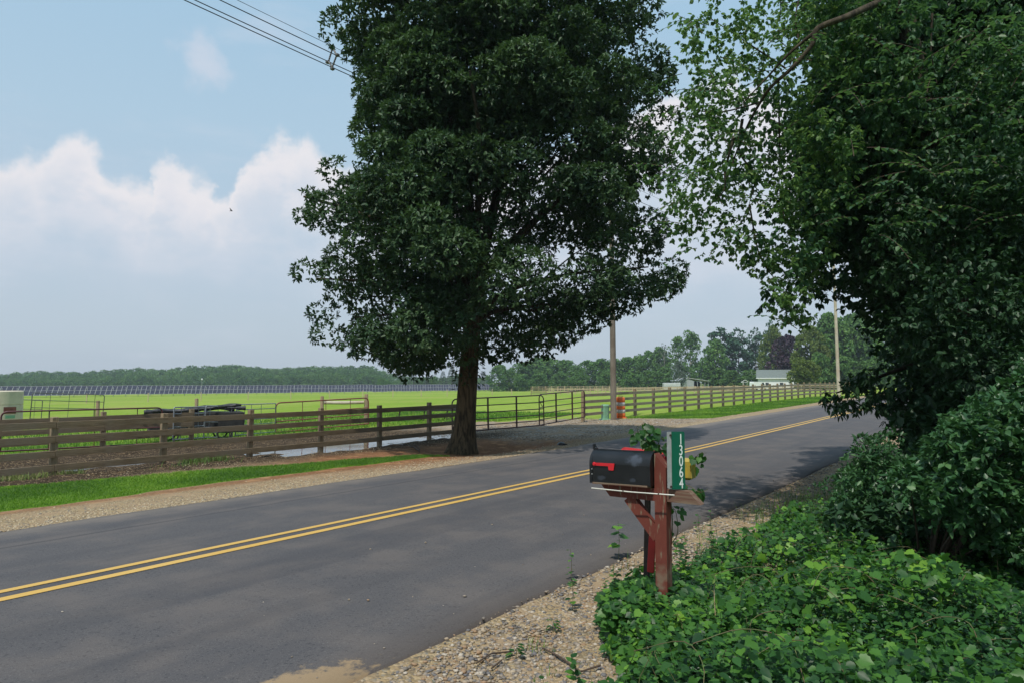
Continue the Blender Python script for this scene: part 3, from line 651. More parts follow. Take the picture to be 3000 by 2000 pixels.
# galvanised livestock panels
def panel(label, a, b, h, nr, bars, r=.022):
    return pipe_gate('livestock_panel', label, a, b, h, .02, [h*(i+1)/(nr) for i in range(nr-1)], bars, M['pipe_grey'], r=r, cat='panel', group='galvanised livestock panels', flat=False, corner=.04)
panel('galvanised livestock panel in front of the black heap, leftmost one', at(506, 1290, 23.5), at(596, 1284, 24.6), 1.12, 5, (.3, .7, 1.0))
panel('galvanised livestock panel in front of the black heap, with bright rails', at(596, 1283, 25), at(672, 1282, 26.0), 1.16, 6, (.2, .55, .85))
panel('galvanised livestock panel standing clear against the green pasture', at(690, 1277, 27), at(806, 1266, 29.3), 1.22, 6, (.15, .5, .9, 1.5))
# round posts and log
def round_post(label, u, vb, vt, Y, r, mat, group=None):
    b = at(u, vb, Y); tp = at(u, vt, Y); o = MB().lathe([(r, -.2), (r*1.0, 0), (r*.96, (tp-b)[2]-.02), (r*.8, (tp-b)[2])], n=14).build('round_post', mat); o.location = b.tolist(); tag(o, label, 'post', group)
round_post('round wooden post left of the log rail', 942, 1262, 1159, 35, .095, M['post'])
round_post('round wooden post at the right end of the log rail', 1072, 1243, 1153, 35.5, .105, M['post'])
round_post('round wooden post beside the dark green corral panel', 284, 1262, 1172, 33.5, .085, M['post'])
round_post('round wooden post behind the black heap', 574, 1250, 1166, 33.5, .085, M['post'])
a = at(946, 1178, 35.1); b = at(1066, 1177, 35.4); o = MB().tube([(0, 0, 0), (b-a)*.5+np.array([0, 0, -.02]), b-a], [.085, .09, .085], 12).build('log_rail', M['pole_pale']); o.location = a.tolist(); tag(o, 'peeled log lashed level between two round posts', 'log')
# black heap on frame
def heap():
    c = at(575, 1285, 25.6); root = empty('covered_trailer', c, .55, 'low black tarpaulin-covered trailer behind the galvanised panels', 'trailer')
    root.location.z = gz(c[0], c[1])
    body = MB(); body.box((0, 0, .70), (3.2, 1.0, .72), bevel=.03); body.build('body', M['rubber'], root)
    for k in range(6):
        y = -.45+.18*k; z = 1.08+random.uniform(0, .10)
        pts = [(-1.6+random.uniform(-.2, .1), y, z), (-.6, y+.03, z+random.uniform(-.03, .06)), (.5, y, z+.06+random.uniform(0, .06)), (1.55+random.uniform(-.3, .2), y-.03, z+random.uniform(.05, .18))]
        q = bez(pts, 5); MB().tube(q, [.055+.03*sin(i*1.3+k) for i in range(len(q))], 8).build('rolled_tarpaulin', M['tarp'], root)
    for x in (-.9, .9):
        wl = MB()
        for y in (-.5, .5):
            ring = [(x+.24*cos(a_), y, .27+.24*sin(a_)) for a_ in np.linspace(0, 2*pi, 20)]; wl.tube(ring, .03, 6, cap=False)
        wl.build('wheel', M['rubber'], root)
    MB().beam((-1.3, 0, .36), (1.9, 0, .30), .08, .08).build('drawbar', M['pipe_grey'], root)
    for x in (-1.2, 1.2): MB().tube([(x, -.3, 0), (x, -.3, .42)], .03, 8).build('leg', M['pipe_grey'], root)
heap()
# feed bunk
def bunk():
    c = ground_at(1242, 1231); root = empty('feed_bunk', c, .12, 'low black feed bunk on bent legs standing in the pasture', 'feed bunk')
    m = MB(); m.box((0, 0, .56), (4.0, .75, .03)); m.box((0, -.37, .62), (4.0, .03, .13)); m.box((0, .37, .62), (4.0, .03, .13)); m.box((-1.985, 0, .62), (.03, .71, .13)); m.box((1.985, 0, .62), (.03, .71, .13)); m.build('trough', M['rubber'], root)
    for x in (-1.35, 0, 1.25):
        for y in (-.3, .3): MB().tube([(x-.2*(y > 0), y, 0), (x, y, .3), (x+.04, y, .56)], .03, 8).build('leg', M['stake'], root)
    MB().tube([(-1.5, -.3, .3), (-1.3, -.3, .12), (-1.05, -.3, .05)], .025, 6).build('brace', M['stake'], root)
    MB().tube([(1.3, -.3, .12), (1.75, -.3, .34)], .025, 6).build('brace', M['stake'], root)
bunk()
# concrete tank
def tank():
    Y = 30.0; X = (57-1500)/2000*Y-1.0; root = empty('concrete_tank', (X, Y, gz(X, Y)), 0, 'pale concrete ring tank with a horizontal seam at left edge', 'tank')
    MB().lathe([(1.02, -.1), (1.02, 1.30), (.995, 1.315), (.995, 1.33), (1.02, 1.345), (1.02, 1.90), (.98, 1.93), (.90, 1.93), (.88, 1.88)], n=72, cap=False, smooth=False).build('wall', M['concrete'], root)
    MB().lathe([(.88, 1.6), (.88, 1.75)], n=32).build('fill', M['rubber'], root)
    ang0 = -.42
    def patch(z0, z1, a0, a1, mat, nm):
        m = MB(); vs = []
        for k in range(7):
            a_ = a0+(a1-a0)*k/6
            for z in (z0, z1): vs.append((1.03*cos(a_), 1.03*sin(a_), z))
        m.add(vs, [(2*k, 2*k+2, 2*k+3, 2*k+1) for k in range(6)], True); m.build(nm, mat, root)
    patch(.95, 1.24, -.62, -.10, M['pipe_rust'], 'red_label'); patch(.75, .88, -.55, -.15, M['green_box'], 'green_label')
    MB().lathe([(.07, -.04), (.09, 0), (.07, .04)], c=(.35, -1.03, 1.05), n=14).build('knob', M['rubber'], root)
tank()

# ------------------------------------------------------------------ utility poles and cables
def pole(label, x, y, h, r0, r1, mat, lean=0):
    root = empty('utility_pole', (x, y, gz(x, y)), 0, label, 'utility pole')
    q = [(lean*k/8, 0, -.3+(h+.3)*k/8) for k in range(9)]
    MB().tube(q, [r0+(r1-r0)*k/8 for k in range(9)], 18).build('shaft', mat, root)
    return root
PX, PY = 5.28, 35.6
pl = pole('weathered grey utility pole between the green box and the barrel', PX, PY, 12.6, .165, .115, M['pole'], -.04)
P2 = at(2458, 1166, 66.0); pl2 = pole('pale bleached utility pole farther along beside the long fence', P2[0], P2[1], 12.8, .17, .12, M['pole_pale'], -.15)
s1, p1 = sp(PX, PY); s2, p2 = sp(P2[0], P2[1])
for rt in (pl, pl2):
    MB().beam((0, 0, 11.4), (-.55, -.35, 11.75), .07, .07).build('bracket', M['alu'], rt)
    MB().lathe([(.09, 0), (.10, .1), (.05, .14), (.09, .2), (.04, .28)], c=(-.55, -.35, 11.7), n=12).build('insulator', M['spacer'], rt)
Q0 = np.array([*xy(-13, 17.4), 12.6]); Q1 = np.array([*xy(s1-.1, 17.3), 12.55]); Q2 = np.array([*xy(s2, 14.8), 13.1])
def cable(label, du, dv, r, sag, A, B, n=28):
    side = np.array([RN[0], RN[1], 0])
    q = [A+(B-A)*k/n+side*du+np.array([0, 0, dv-4*sag*(k/n)*(1-k/n)]) for k in range(n+1)]
    o = MB().tube([a-q[0] for a in q], r, 6).build('power_cable', M['wire']); o.location = q[0].tolist(); tag(o, label, 'cable')
    return q
W = [('top messenger wire, thinnest of the overhead power lines', 0, .45, .008, .35), ('thick overhead cable just under the thin messenger wire', -.20, .12, .0145, .38), ('middle one of the three thick overhead cables', .20, .03, .0145, .38), ('lowest of the three thick overhead cables', 0, -.22, .0145, .38)]
for lb, du, dv, r, sag in W: cable(lb, du, dv, r, sag, Q0, Q1)
o = None
for lb, du, dv, r, sag in W[:1]+W[3:]: cable(lb.replace('top ', 'farther ').replace('lowest', 'farther span')+' beyond the grey pole', du, dv, r, sag, Q1, Q2)
# cable spacer
kf = (13.9+13)/(s1+13); sc_ = Q0+(Q1-Q0)*kf+np.array([0, 0, -4*.38*kf*(1-kf)])
root = empty('cable_spacer', sc_, math.atan2(RN[1], RN[0]), 'grey diamond-shaped spacer clamping the overhead cables together', 'cable spacer')
fr = MB(); 
def knob(a, b, r, n=7):
    a, b = np.array(a), np.array(b); q = [a+(b-a)*k/(2*n) for k in range(2*n+1)]; fr.tube(q, [r if k % 2 else r*.62 for k in range(2*n+1)], 8)
knob((0, 0, .44), (-.2, 0, .12), .034); knob((0, 0, .44), (.2, 0, .03), .034); knob((-.2, 0, .12), (0, 0, -.2), .034); knob((.2, 0, .03), (0, 0, -.2), .034)
fr.build('diamond_frame', M['spacer'], root)
for x, z in ((0, .47), (-.24, .12), (.24, .02), (0, -.26)): MB().box((x, 0, z), (.11, .13, .09), bevel=.02).build('clamp', M['spacer'], root)

# ------------------------------------------------------------------ green box, barrel, culvert
gp = ground_at(1773, 1228)
root = empty('utility_pedestal', gp, .3, 'pale green utility box with a hooded top at the pole foot', 'utility box')
gs = []
for z, k in ((-.05, 1), (.05, 1), (.06, .93), (.66, .93), (.68, .98), (.74, .98), (.80, .72)):
    gs.append((z, k))
m = MB(); vs = []; n8 = [(-.2, -.1), (-.1, -.2), (.1, -.2), (.2, -.1), (.2, .1), (.1, .2), (-.1, .2), (-.2, .1)]
for z, k in gs:
    for a, b in n8: vs.append((a*k, b*k, z))
fs = [(i*8+j, i*8+(j+1) % 8, i*8+8+(j+1) % 8, i*8+8+j) for i in range(len(gs)-1) for j in range(8)]+[tuple(range(len(gs)*8-8, len(gs)*8))]
m.add(vs, fs); m.build('housing', M['green_box'], root)
MB().box((.05, -.19, .3), (.03, .02, .06)).build('latch', M['alu'], root)
MB().box((0, 0, .012), (.50, .50, .06), bevel=.01).build('base_pad', M['green_box'], root)
bp_ = ground_at(1818, 1223.5)
root = empty('traffic_barrel', bp_, 0, 'orange and white striped traffic barrel beside the grey pole', 'traffic barrel')
zz = [(.27, 0), (.29, .06), (.285, .17)]
def band(z0, z1, r, mat, nm='band'):
    MB().lathe([(r-.012, z0), (r, z0+.012), (r, z1-.012), (r-.012, z1)], n=28, cap=True).build(nm, mat, root)
MB().lathe([(.34, -.02), (.345, .03), (.31, .055)], n=28).build('rubber_base', M['orange'], root)
band(.05, .28, .265, M['orange']); band(.28, .47, .262, M['white_band']); band(.47, .66, .258, M['orange']); band(.66, .86, .252, M['white_band']); band(.86, 1.08, .248, M['orange'])
MB().lathe([(.248, 1.08), (.22, 1.13), (.10, 1.15)], n=28).build('lid', M['orange'], root)
MB().tube([(-.12, 0, 1.13), (-.12, 0, 1.2), (.12, 0, 1.2), (.12, 0, 1.13)], .018, 8).build('handle', M['orange'], root)
cp = ground_at(1644, 1302)
o = MB(); cvs = [(.12*cos(a_), 0, .08*sin(a_)) for a_ in np.linspace(0, pi, 12)]; o.tube(cvs, .022, 8); o = o.build('culvert_rim', M['pipe_grey']); o.location = (cp[0], cp[1], cp[2]+.0); o.rotation_euler = (0, 0, .3); tag(o, 'rim of a small drain pipe poking out beside the driveway', 'drain pipe')
o = MB().lathe([(.10, -.3), (.10, .02)], n=20, cap=True).build('pipe_bore', M['dark'], o); o.rotation_euler = (-pi/2, 0, 0); o.scale = (1, .7, 1)

# ------------------------------------------------------------------ field: wire-fence posts, pale paddock fences, solar panels
A = at(254, 1184.5, 104); B = at(1556, 1152, 158)
pm = MB().lathe([(.07, -.2), (.07, 1.42), (.055, 1.45)], n=8).mesh('field_post', M['pale_wood'])
for ip, u in enumerate((60, 254, 434, 589, 727, 852, 965, 1063, 1151, 1234, 1310, 1442, 1499)):
    k = (u-1500)/2000/ (ray(u, 1160)[1]); d = B-A; tt = (k*A[1]-A[0])/(d[0]-k*d[1]); q = A+d*tt
    o = link('field_post', pm, None); o.location = (q[0], q[1], gz(q[0], q[1])); tag(o, 'slim pale post of the pasture wire fence, %s from the left' % ORD[ip], 'post', 'thin pale posts crossing the pasture')
def far_fence(label, a, b, n, h, rails, mat, pw=.15, bh=.13):
    a = np.array(a); b = np.array(b); root = empty('paddock_fence', (a[0], a[1], gz(a[0], a[1])), 0, label, 'fence'); me = MB().box((0, 0, h/2-.1), (pw, pw, h+.2)).mesh('post', mat)
    for i in range(n):
        q = a+(b-a)*i/(n-1); o = link('post', me, root); o.location = (q[0]-a[0], q[1]-a[1], gz(q[0], q[1])-root.location.z)
    for z in rails:
        m = MB()
        for i in range(n-1):
            q = a+(b-a)*i/(n-1); r_ = a+(b-a)*(i+1)/(n-1); m.beam((q[0]-a[0], q[1]-a[1]-.1, gz(*q[:2])+z-root.location.z), (r_[0]-a[0], r_[1]-a[1]-.1, gz(*r_[:2])+z-root.location.z), .04, bh)
        m.build('rail', mat, root)
def XYu(u, Y): q = at(u, 1118, Y); return q[:2]
far_fence('nearest pale new wooden paddock fence across the middle field', XYu(1600, 152), XYu(2460, 130), 36, 1.42, (.45, .82, 1.2), M['pale_wood'])
far_fence('pale paddock fence one row behind the nearest one', XYu(1590, 205), XYu(2350, 190), 34, 1.6, (.5, .9, 1.35), M['pale_wood'])
far_fence('farthest pale paddock fence in front of the wood', XYu(1560, 265), XYu(2300, 260), 40, 2.0, (.7, 1.2, 1.75), M['pale_wood'], .2)
far_fence('short pale cross fence with brownish rails at the field corner', XYu(1556, 150), XYu(1600, 152), 2, 1.9, (.3, .6, .9, 1.2, 1.5), M['post'])
far_fence('thin tall wire fence posts at the end of the solar row', XYu(1495, 300), XYu(1555, 292), 8, 3.0, (2.9,), M['pipe_grey'], .10, .05)
# weather mast above the panels
q = at(591, 1135, 190); root = empty('field_mast', (q[0], q[1], gz(q[0], q[1])), 0, 'thin mast with a small white head above the solar panels', 'mast')
MB().tube([(0, 0, 0), (0, 0, 4.6)], .05, 6).build('mast', M['alu'], root); MB().lathe([(.1, 0), (.2, .1), (.2, .35), (.1, .45)], c=(0, 0, 4.5), n=10).build('sensor_head', M['white_wall'], root)
m_, t, out = new_mat('solar_cells'); tc = t.n('ShaderNodeTexCoord'); c = t.mix(t.noise(tc.outputs['Object'], .3, 2), col(.040, .040, .062), col(.058, .055, .075))
b_ = t.n('ShaderNodeBsdfPrincipled', i_Base_Color=c, i_Roughness=.22); b_.inputs['Specular IOR Level'].default_value = .6; t.put(out.inputs[0], b_.outputs[0]); M['solar'] = m_
M['solar_frame'] = simple('white_panel_frame', (.40, .40, .43), None, .5)
A = at(-160, 1165, 168)[:2]; B = at(1492, 1141, 300)[:2]; NT_ = 30; d = B-A; Lr = np.linalg.norm(d); d = d/Lr; step = Lr/NT_; nrm = np.array([d[1], -d[0]])
def solar_table(L):
    root = empty('solar_table', (0, 0, 0), 0, 'dark solar panel table in the long row across the field', 'solar panel', 'solar panel tables in the long row')
    sh = .95; h0, h1 = .55, 3.0; dep = 1.5
    P = lambda x, k: Vector((x+sh*k, dep/2-dep*k*0-(-dep*(1-k))*0-dep/2+.75*(k-.5)*2, h0+(h1-h0)*k))
    m = MB(); nmod = 5; w_ = L/nmod
    for i in range(nmod):
        for (ka, kb) in ((.01, .485), (.515, .99)):
            q = [P(i*w_+.06, ka), P((i+1)*w_-.06, ka), P((i+1)*w_-.06, kb), P(i*w_+.06, kb)]; m.add([*q, *[a-Vector((0, -.05, .03)) for a in q]], [(0, 1, 2, 3), (7, 6, 5, 4), (0, 4, 5, 1), (1, 5, 6, 2), (2, 6, 7, 3), (3, 7, 4, 0)])
    m.build('panel', M['solar'], root)
    f = MB()
    for i in range(nmod+1): f.beam(P(i*w_, 0), P(i*w_, 1), .085, .06, up=(0, -1, 1))
    for k in (0, .5, 1): f.beam(P(0, k)+Vector((0, -.015, 0)), P(L, k)+Vector((0, -.015, 0)), .06, .08, up=(0, -1, 1))
    f.build('frame', M['solar_frame'], root)
    for x in (L*.25, L*.75): MB().box((x, -.05, 1.2), (.12, .12, 2.9)).build('leg', M['solar_frame'], root)
    return root
tb = solar_table(step); ang = math.atan2(d[1], d[0])
for i in range(NT_):
    o = tb if i == 0 else copy_tree(tb); q = A+d*step*i; o.location = (q[0], q[1], gz(*q)+random.uniform(-.05, .12)); o.rotation_euler = (0, 0, ang); o['label'] = 'dark solar panel table in the long row, %s from its left end' % ORD[i]

# ------------------------------------------------------------------ far buildings
def building():
    q = at(2221, 1118, 195); q2 = np.array([80.9, 191.0, 0]); L = np.linalg.norm(q2[:2]-q[:2]); ang = math.atan2(q2[1]-q[1], q2[0]-q[0]); z0 = gz(q[0], q[1])-.3
    root = empty('white_building', (q[0], q[1], z0), ang, 'long white building with a grey-green gable roof', 'building')
    H = 3.0-z0; Dp = 7
    MB().box((L/2, Dp/2, H/2), (L, Dp, H)).build('wall', M['white_wall'], root)
    r = MB(); e = .5; rz = 2.45
    pf = [(-.5, H-.1), (Dp/2, H+rz), (Dp+.5, H-.1), (Dp+.5, H+.06), (Dp/2, H+rz+.2), (-.5, H+.08)]
    Mx = Matrix.Translation((-e, 0, 0)) @ Matrix(((0, 0, 1, 0), (1, 0, 0, 0), (0, 1, 0, 0), (0, 0, 0, 1)))
    r.prism([(0-.5, H), (Dp+.5, H), (Dp/2, H+rz)], L+2*e, Mx); r.build('roof', M['green_roof'], root)
    MB().box((L/2, -.52, H), (L+2*e, .06, .22)).build('fascia', M['white_wall'], root)
    for x in (2.4, 6.2): MB().box((x, -.02, H*.55), (.9, .05, .9)).build('window', M['glass'], root)
building()
def shed():
    q = at(1994, 1118, 240); z0 = gz(q[0], q[1]); root = empty('tin_shed', (q[0], q[1], z0), .18, 'small grey tin shed with a pale low gable roof', 'shed'); H = 1.9+(1118-1118)*.12-z0+.35
    W_ = 5.0; D_ = 7
    MB().box((W_/2, D_/2, H/2), (W_, D_, H)).build('wall', M['shed_wall'], root)
    Mx = Matrix.Translation((0, -.3, 0)) @ Matrix(((1, 0, 0, 0), (0, 0, 1, 0), (0, 1, 0, 0), (0, 0, 0, 1)))
    MB().prism([(0, H), (W_, H), (W_/2, H+1.0)], .1, Matrix.Translation((0, -.02, 0)) @ Matrix(((1, 0, 0, 0), (0, 0, 1, 0), (0, 1, 0, 0), (0, 0, 0, 1)))).build('gable', M['shed_wall'], root)
    MB().prism([(-.3, H), (W_/2, H+1.05), (W_+5.8, H-.05), (W_+5.8, H+.1), (W_/2, H+1.25), (-.3, H+.15)], D_+.6, Mx).build('roof', M['shed_roof'], root)
    MB().box((W_+2.8, D_-.1, H/2-.1), (5.4, .1, H-.2)).build('back_wall', M['dark'], root)
    for x in (W_+1.4, W_+2.8, W_+4.2, W_+5.5): MB().box((x, .2, H/2-.1), (.15, .15, H-.2)).build('post', M['shed_wall'], root)
    MB().box((1.3, -.04, H*.42), (1.2, .06, H*.8)).build('door', M['shed_roof'], root)
shed()
q = at(1946, 1118, 230); root = empty('storage_container', (q[0], q[1], gz(q[0], q[1])), .05, 'low white container with a rounded roof left of the tin shed', 'container')
Hc = 1.9-root.location.z-.25
MB().box((2.8, 1.2, Hc/2), (5.6, 2.4, Hc), bevel=.12).build('body', M['shed_roof'], root); MB().box((2.8, -.02, Hc*.62), (5.4, .05, .12)).build('trim', M['shed_wall'], root)
q = at(2183, 1118, 205); root = empty('garden_arbor', (q[0], q[1], gz(q[0], q[1])), 0, 'small white gabled arbor left of the white building', 'arbor')
Ha = 1.9-root.location.z; 
for x in (0, 1.2): MB().box((x-.6, 0, Ha/2), (.12, .12, Ha)).build('post', M['white_wall'], root)
MB().beam((-1.1, 0, Ha), (.0, 0, Ha+.65), .12, .12).build('rafter', M['white_wall'], root); MB().beam((1.1, 0, Ha), (.0, 0, Ha+.65), .12, .12).build('rafter', M['white_wall'], root); MB().box((0, 0, Ha-.06), (2.4, .1, .1)).build('tie_beam', M['white_wall'], root)
q = at(2208, 1118, 185); root = empty('parked_van', (q[0], q[1], gz(q[0], q[1])), .3, 'white van parked at the left corner of the white building', 'van')
m = MB(); m.prism([(0, .5), (4.6, .5), (4.6, 1.2), (3.8, 1.35), (3.2, 2.4), (.1, 2.45), (0, 2.2)], 1.8, Matrix(((1, 0, 0, 0), (0, 0, 1, 0), (0, 1, 0, 0), (0, 0, 0, 1)))); m.build('body', M['white_wall'], root)
for x in (.9, 3.7):
    for y in (-.02, 1.6):
        o = MB().lathe([(.33, 0), (.33, .2)], n=16).build('wheel', M['rubber'], root); o.location = (x, y+.2, .33); o.rotation_euler = (pi/2, 0, 0)
MB().prism([(2.6, 1.5), (3.55, 1.5), (3.2, 2.2), (2.6, 2.2)], 1.84, Matrix.Translation((0, -.02, 0)) @ Matrix(((1, 0, 0, 0), (0, 0, 1, 0), (0, 1, 0, 0), (0, 0, 0, 1)))).build('window', M['glass'], root)

# ------------------------------------------------------------------ far trees
def crown_far(kind, seed, nq):
    global RNG
    keep = RNG; RNG = np.random.default_rng(seed); R = RNG
    if kind == 'broad':       # unit tree: height 1, crown width ~ .8
        nl = 64; th = R.random(nl)*2*pi; zz_ = R.random(nl)**.9; rr = np.sqrt(R.random(nl))*np.sqrt(np.clip(1-(1.75*zz_-.75)**2, .06, 1))*.34
        c = np.stack([rr*np.cos(th), rr*np.sin(th), .10+.78*zz_], 1); r_ = .08+.08*R.random(nl)
        pos, ax, nm, size, rnd = rosettes(c, r_, 1.35*nq/(nl*.0155), 1, .042, flat=.8, center=np.array([0, 0, .45]), up=.4, jit=.7, shell=.4)
    elif kind == 'tall':
        nl = 34; th = R.random(nl)*2*pi; zz_ = R.random(nl); rr = np.sqrt(R.random(nl))*(.10+.16*np.sin(np.clip(zz_, 0, 1)*pi))
        c = np.stack([rr*np.cos(th), rr*np.sin(th), .30+.62*zz_], 1); r_ = .055+.055*R.random(nl)
        pos, ax, nm, size, rnd = rosettes(c, r_, 1.2*nq/(nl*.0075), 1, .030, flat=.8, up=.4, jit=.7)
    elif kind == 'spruce':
        n_ = nq; z = R.random(n_)**1.35; lay = np.round(z*16)/16; z2 = lay*.9+.03+.035*R.random(n_); rad = (1-z2)*.25*(.55+.45*R.random(n_)**.5)+.006; th = R.random(n_)*2*pi
        pos = np.stack([rad*np.cos(th), rad*np.sin(th), z2-rad*.25], 1); ax = np.stack([np.cos(th), np.sin(th), -.35+0*th], 1)+.3*rdir(n_); nm = np.array([0, 0, 1])+.5*rdir(n_); size = .035*(.6+.8*R.random(n_)); rnd = R.random(n_)
    elif kind == 'pine':
        c = []; r_ = []
        for k in range(58):
            z = .10+.78*R.random(); th = R.random()*2*pi; rr = (.10+.27*(1-z)**.6)*R.random()**.5; c.append((rr*cos(th), rr*sin(th), z)); r_.append(.05+.055*R.random())
        for x_, z in ((-.10, .93), (.03, .97), (.13, .90)): c.append((x_, 0, z)); r_.append(.06)
        c = np.array(c); r_ = np.array(r_); pos, ax, nm, size, rnd = rosettes(c, r_, 1.3*nq/(len(c)*.0065), 1, .034, flat=.5, up=.1, jit=.4, droop=-.25)
    V, F = leaf_arrays(T_CARD if kind != 'spruce' else T_OVATE, pos, ax, nm, size)
    if kind == 'spruce': rnd = np.repeat(rnd, 2)
    RNG = keep; return V, F, rnd
PROTO = {}
def proto(kind, seed, nq, mat):
    key = (kind, seed, nq, mat)
    if key not in PROTO:
        V, F, r = crown_far(kind, seed, nq); PROTO[key] = raw_mesh('crown', V, F, M[mat], rnd=r)
    return PROTO[key]
TR = {}
def trunk_far(kind, mat, seed=0):
    if (kind, mat) not in TR:
        m = MB(); top = {'broad': .75, 'tall': .92, 'spruce': .97, 'pine': .95}[kind]; r0 = .017
        m.tube([(0, 0, -.02), (.004, .003, top*.35), (-.01, 0, top*.7), (0, 0, top)], [r0, r0*.8, r0*.5, r0*.15], 7)
        if kind != 'spruce':
            for k in range(7):
                a_ = k*2.4; z = .3+.07*k; m.tube([(0, 0, z), (.09*cos(a_), .09*sin(a_), z+.07), (.2*cos(a_), .2*sin(a_), z+.15)], [r0*.45, r0*.3, r0*.12], 5)
        TR[(kind, mat)] = m.mesh('trunk', M[mat])
    return TR[(kind, mat)]
def far_tree(name, label, u, vtop, Y, w_, kind, mat, group, seed, nq=2600, bark='bark_dark'):
    q = at(u, vtop, Y); zb = gz(q[0], q[1])-.5; h = q[2]-zb; root = empty(name, (q[0], q[1], zb), seed*1.7, label, 'tree', group)
    sx_ = w_*Y/2000/({'broad': .86, 'tall': .50, 'spruce': .5, 'pine': .62}[kind])
    top = {'broad': .985, 'tall': .98, 'spruce': .97, 'pine': 1.0}[kind]
    for nm, me in (('crown', proto(kind, seed % 5+(0 if kind == 'broad' else 10), nq, mat)), ('trunk', trunk_far(kind, bark))):
        o = link(nm, me, root); o.scale = (sx_, sx_, h/top)
    return root
G1 = 'broad trees along the edge of the wood'; k = 0
WE = [(1462, 1066, 285, 66), (1492, 1078, 290, 50), (1525, 1058, 300, 80), (1570, 1044, 305, 95), (1612, 1040, 300, 90), (1655, 1052, 300, 80), (1690, 1066, 292, 60), (1722, 1052, 300, 80), (1762, 1048, 295, 85), (1800, 1046, 300, 80), (1842, 1044, 295, 70), (1872, 1036, 300, 60), (1902, 1024, 290, 70), (1934, 1014, 290, 70), (1780, 1078, 270, 60), (1850, 1086, 262, 55), (1700, 1088, 270, 55), (1640, 1086, 272, 60), (1580, 1090, 275, 60), (1530, 1092, 280, 50), (1900, 1082, 262, 60), (1950, 1072, 262, 70), (2070, 1062, 255, 80), (2010, 1070, 262, 70), (2105, 1076, 248, 70), (2145, 1082, 244, 60), (2195, 1080, 240, 66)]
for rowname, row in (('back', [a for a in WE if a[1] < 1060 or a[2] >= 285]), ('front', [a for a in WE if not (a[1] < 1060 or a[2] >= 285)])):
    for i, (u, v, Y, ww) in enumerate(sorted(row)):
        far_tree('broadleaf_tree', 'broad green tree in the %s row of the wood edge, %s from the left' % (rowname, ORD[i]), u, v, Y, ww*1.15, 'broad', 'leaf_far', G1, k); k += 1
far_tree('broadleaf_tree', 'tall airy tree with bare pale stems, left of the pines', 1985, 985, 280, 62, 'tall', 'leaf_far', None, 2, 1700, 'birch')
far_tree('broadleaf_tree', 'tallest airy pale-stemmed tree above the tin shed', 2022, 972, 275, 72, 'tall', 'leaf_far', None, 4, 2100, 'birch')
far_tree('broadleaf_tree', 'small tan-green tree on forked pale stems beside the tin shed', 1988, 1054, 238, 48, 'broad', 'leaf_spruce', None, 8, 1200, 'birch')
far_tree('broadleaf_tree', 'thin half-bare pale tree at the left of the airy group', 1945, 1000, 285, 34, 'tall', 'leaf_spruce', None, 6, 500, 'birch')
far_tree('pine_tree', 'broad dark pine, left one of the tall pines', 2110, 958, 262, 108, 'pine', 'leaf_pine', None, 1, 3600)
far_tree('pine_tree', 'irregular dark pine with open top, middle of the pines', 2162, 962, 258, 84, 'pine', 'leaf_pine', None, 2, 3200)
far_tree('pine_tree', 'slender dark pine at the right of the tall pines', 2212, 960, 262, 70, 'pine', 'leaf_pine', None, 3, 2600)
far_tree('broadleaf_tree', 'bushy green tree in front of the tall pines', 2092, 990, 250, 86, 'broad', 'leaf_far', None, 3)
far_tree('broadleaf_tree', 'yellow-green tree rising left of the purple tree', 2262, 952, 228, 95, 'broad', 'leaf_yellow', None, 1)
far_tree('pine_tree', 'dark pine top showing behind the yellow-green tree', 2256, 938, 255, 60, 'pine', 'leaf_pine', None, 4)
far_tree('purple_tree', 'dark purple-leaved tree behind the white building roof', 2300, 978, 214, 112, 'broad', 'leaf_purple', None, 2, 3600)
far_tree('broadleaf_tree', 'small rounded light green tree at the end of the white building', 2357, 1042, 150, 92, 'broad', 'leaf_yellow', None, 4, 3200)
for u, v, Y, ww, mt, lb in [(2372, 950, 190, 110, 'leaf_yellow', 'yellowish tall tree just left of the pale pole'), (2430, 915, 195, 130, 'leaf_far', 'tall green tree directly behind the pale pole'), (2500, 908, 200, 140, 'leaf_far', 'tall green tree right of the pale pole'), (2570, 925, 205, 140, 'leaf_far', 'tall green tree glimpsed through the dark leaves at right'), (2395, 1030, 180, 90, 'leaf_far', 'lower green tree under the yellowish one by the pale pole'), (2470, 1040, 178, 100, 'leaf_far', 'lower bright tree right behind the pale pole foot'), (2540, 1050, 176, 100, 'leaf_far', 'low bushy tree right of the pale pole foot')]:
    far_tree('broadleaf_tree', lb, u, v, Y, ww, 'broad', mt, None, k, 4200); k += 1
for i, u in enumerate((2640, 2720, 2800, 2900, 2990)): far_tree('broadleaf_tree', 'tall tree mostly hidden behind the dark foliage, %s from the left' % ORD[i], u, 880, 150+random.uniform(-10, 20), 160, 'broad', 'leaf_far', 'roadside wood behind the dark foliage', k, 2600); k += 1
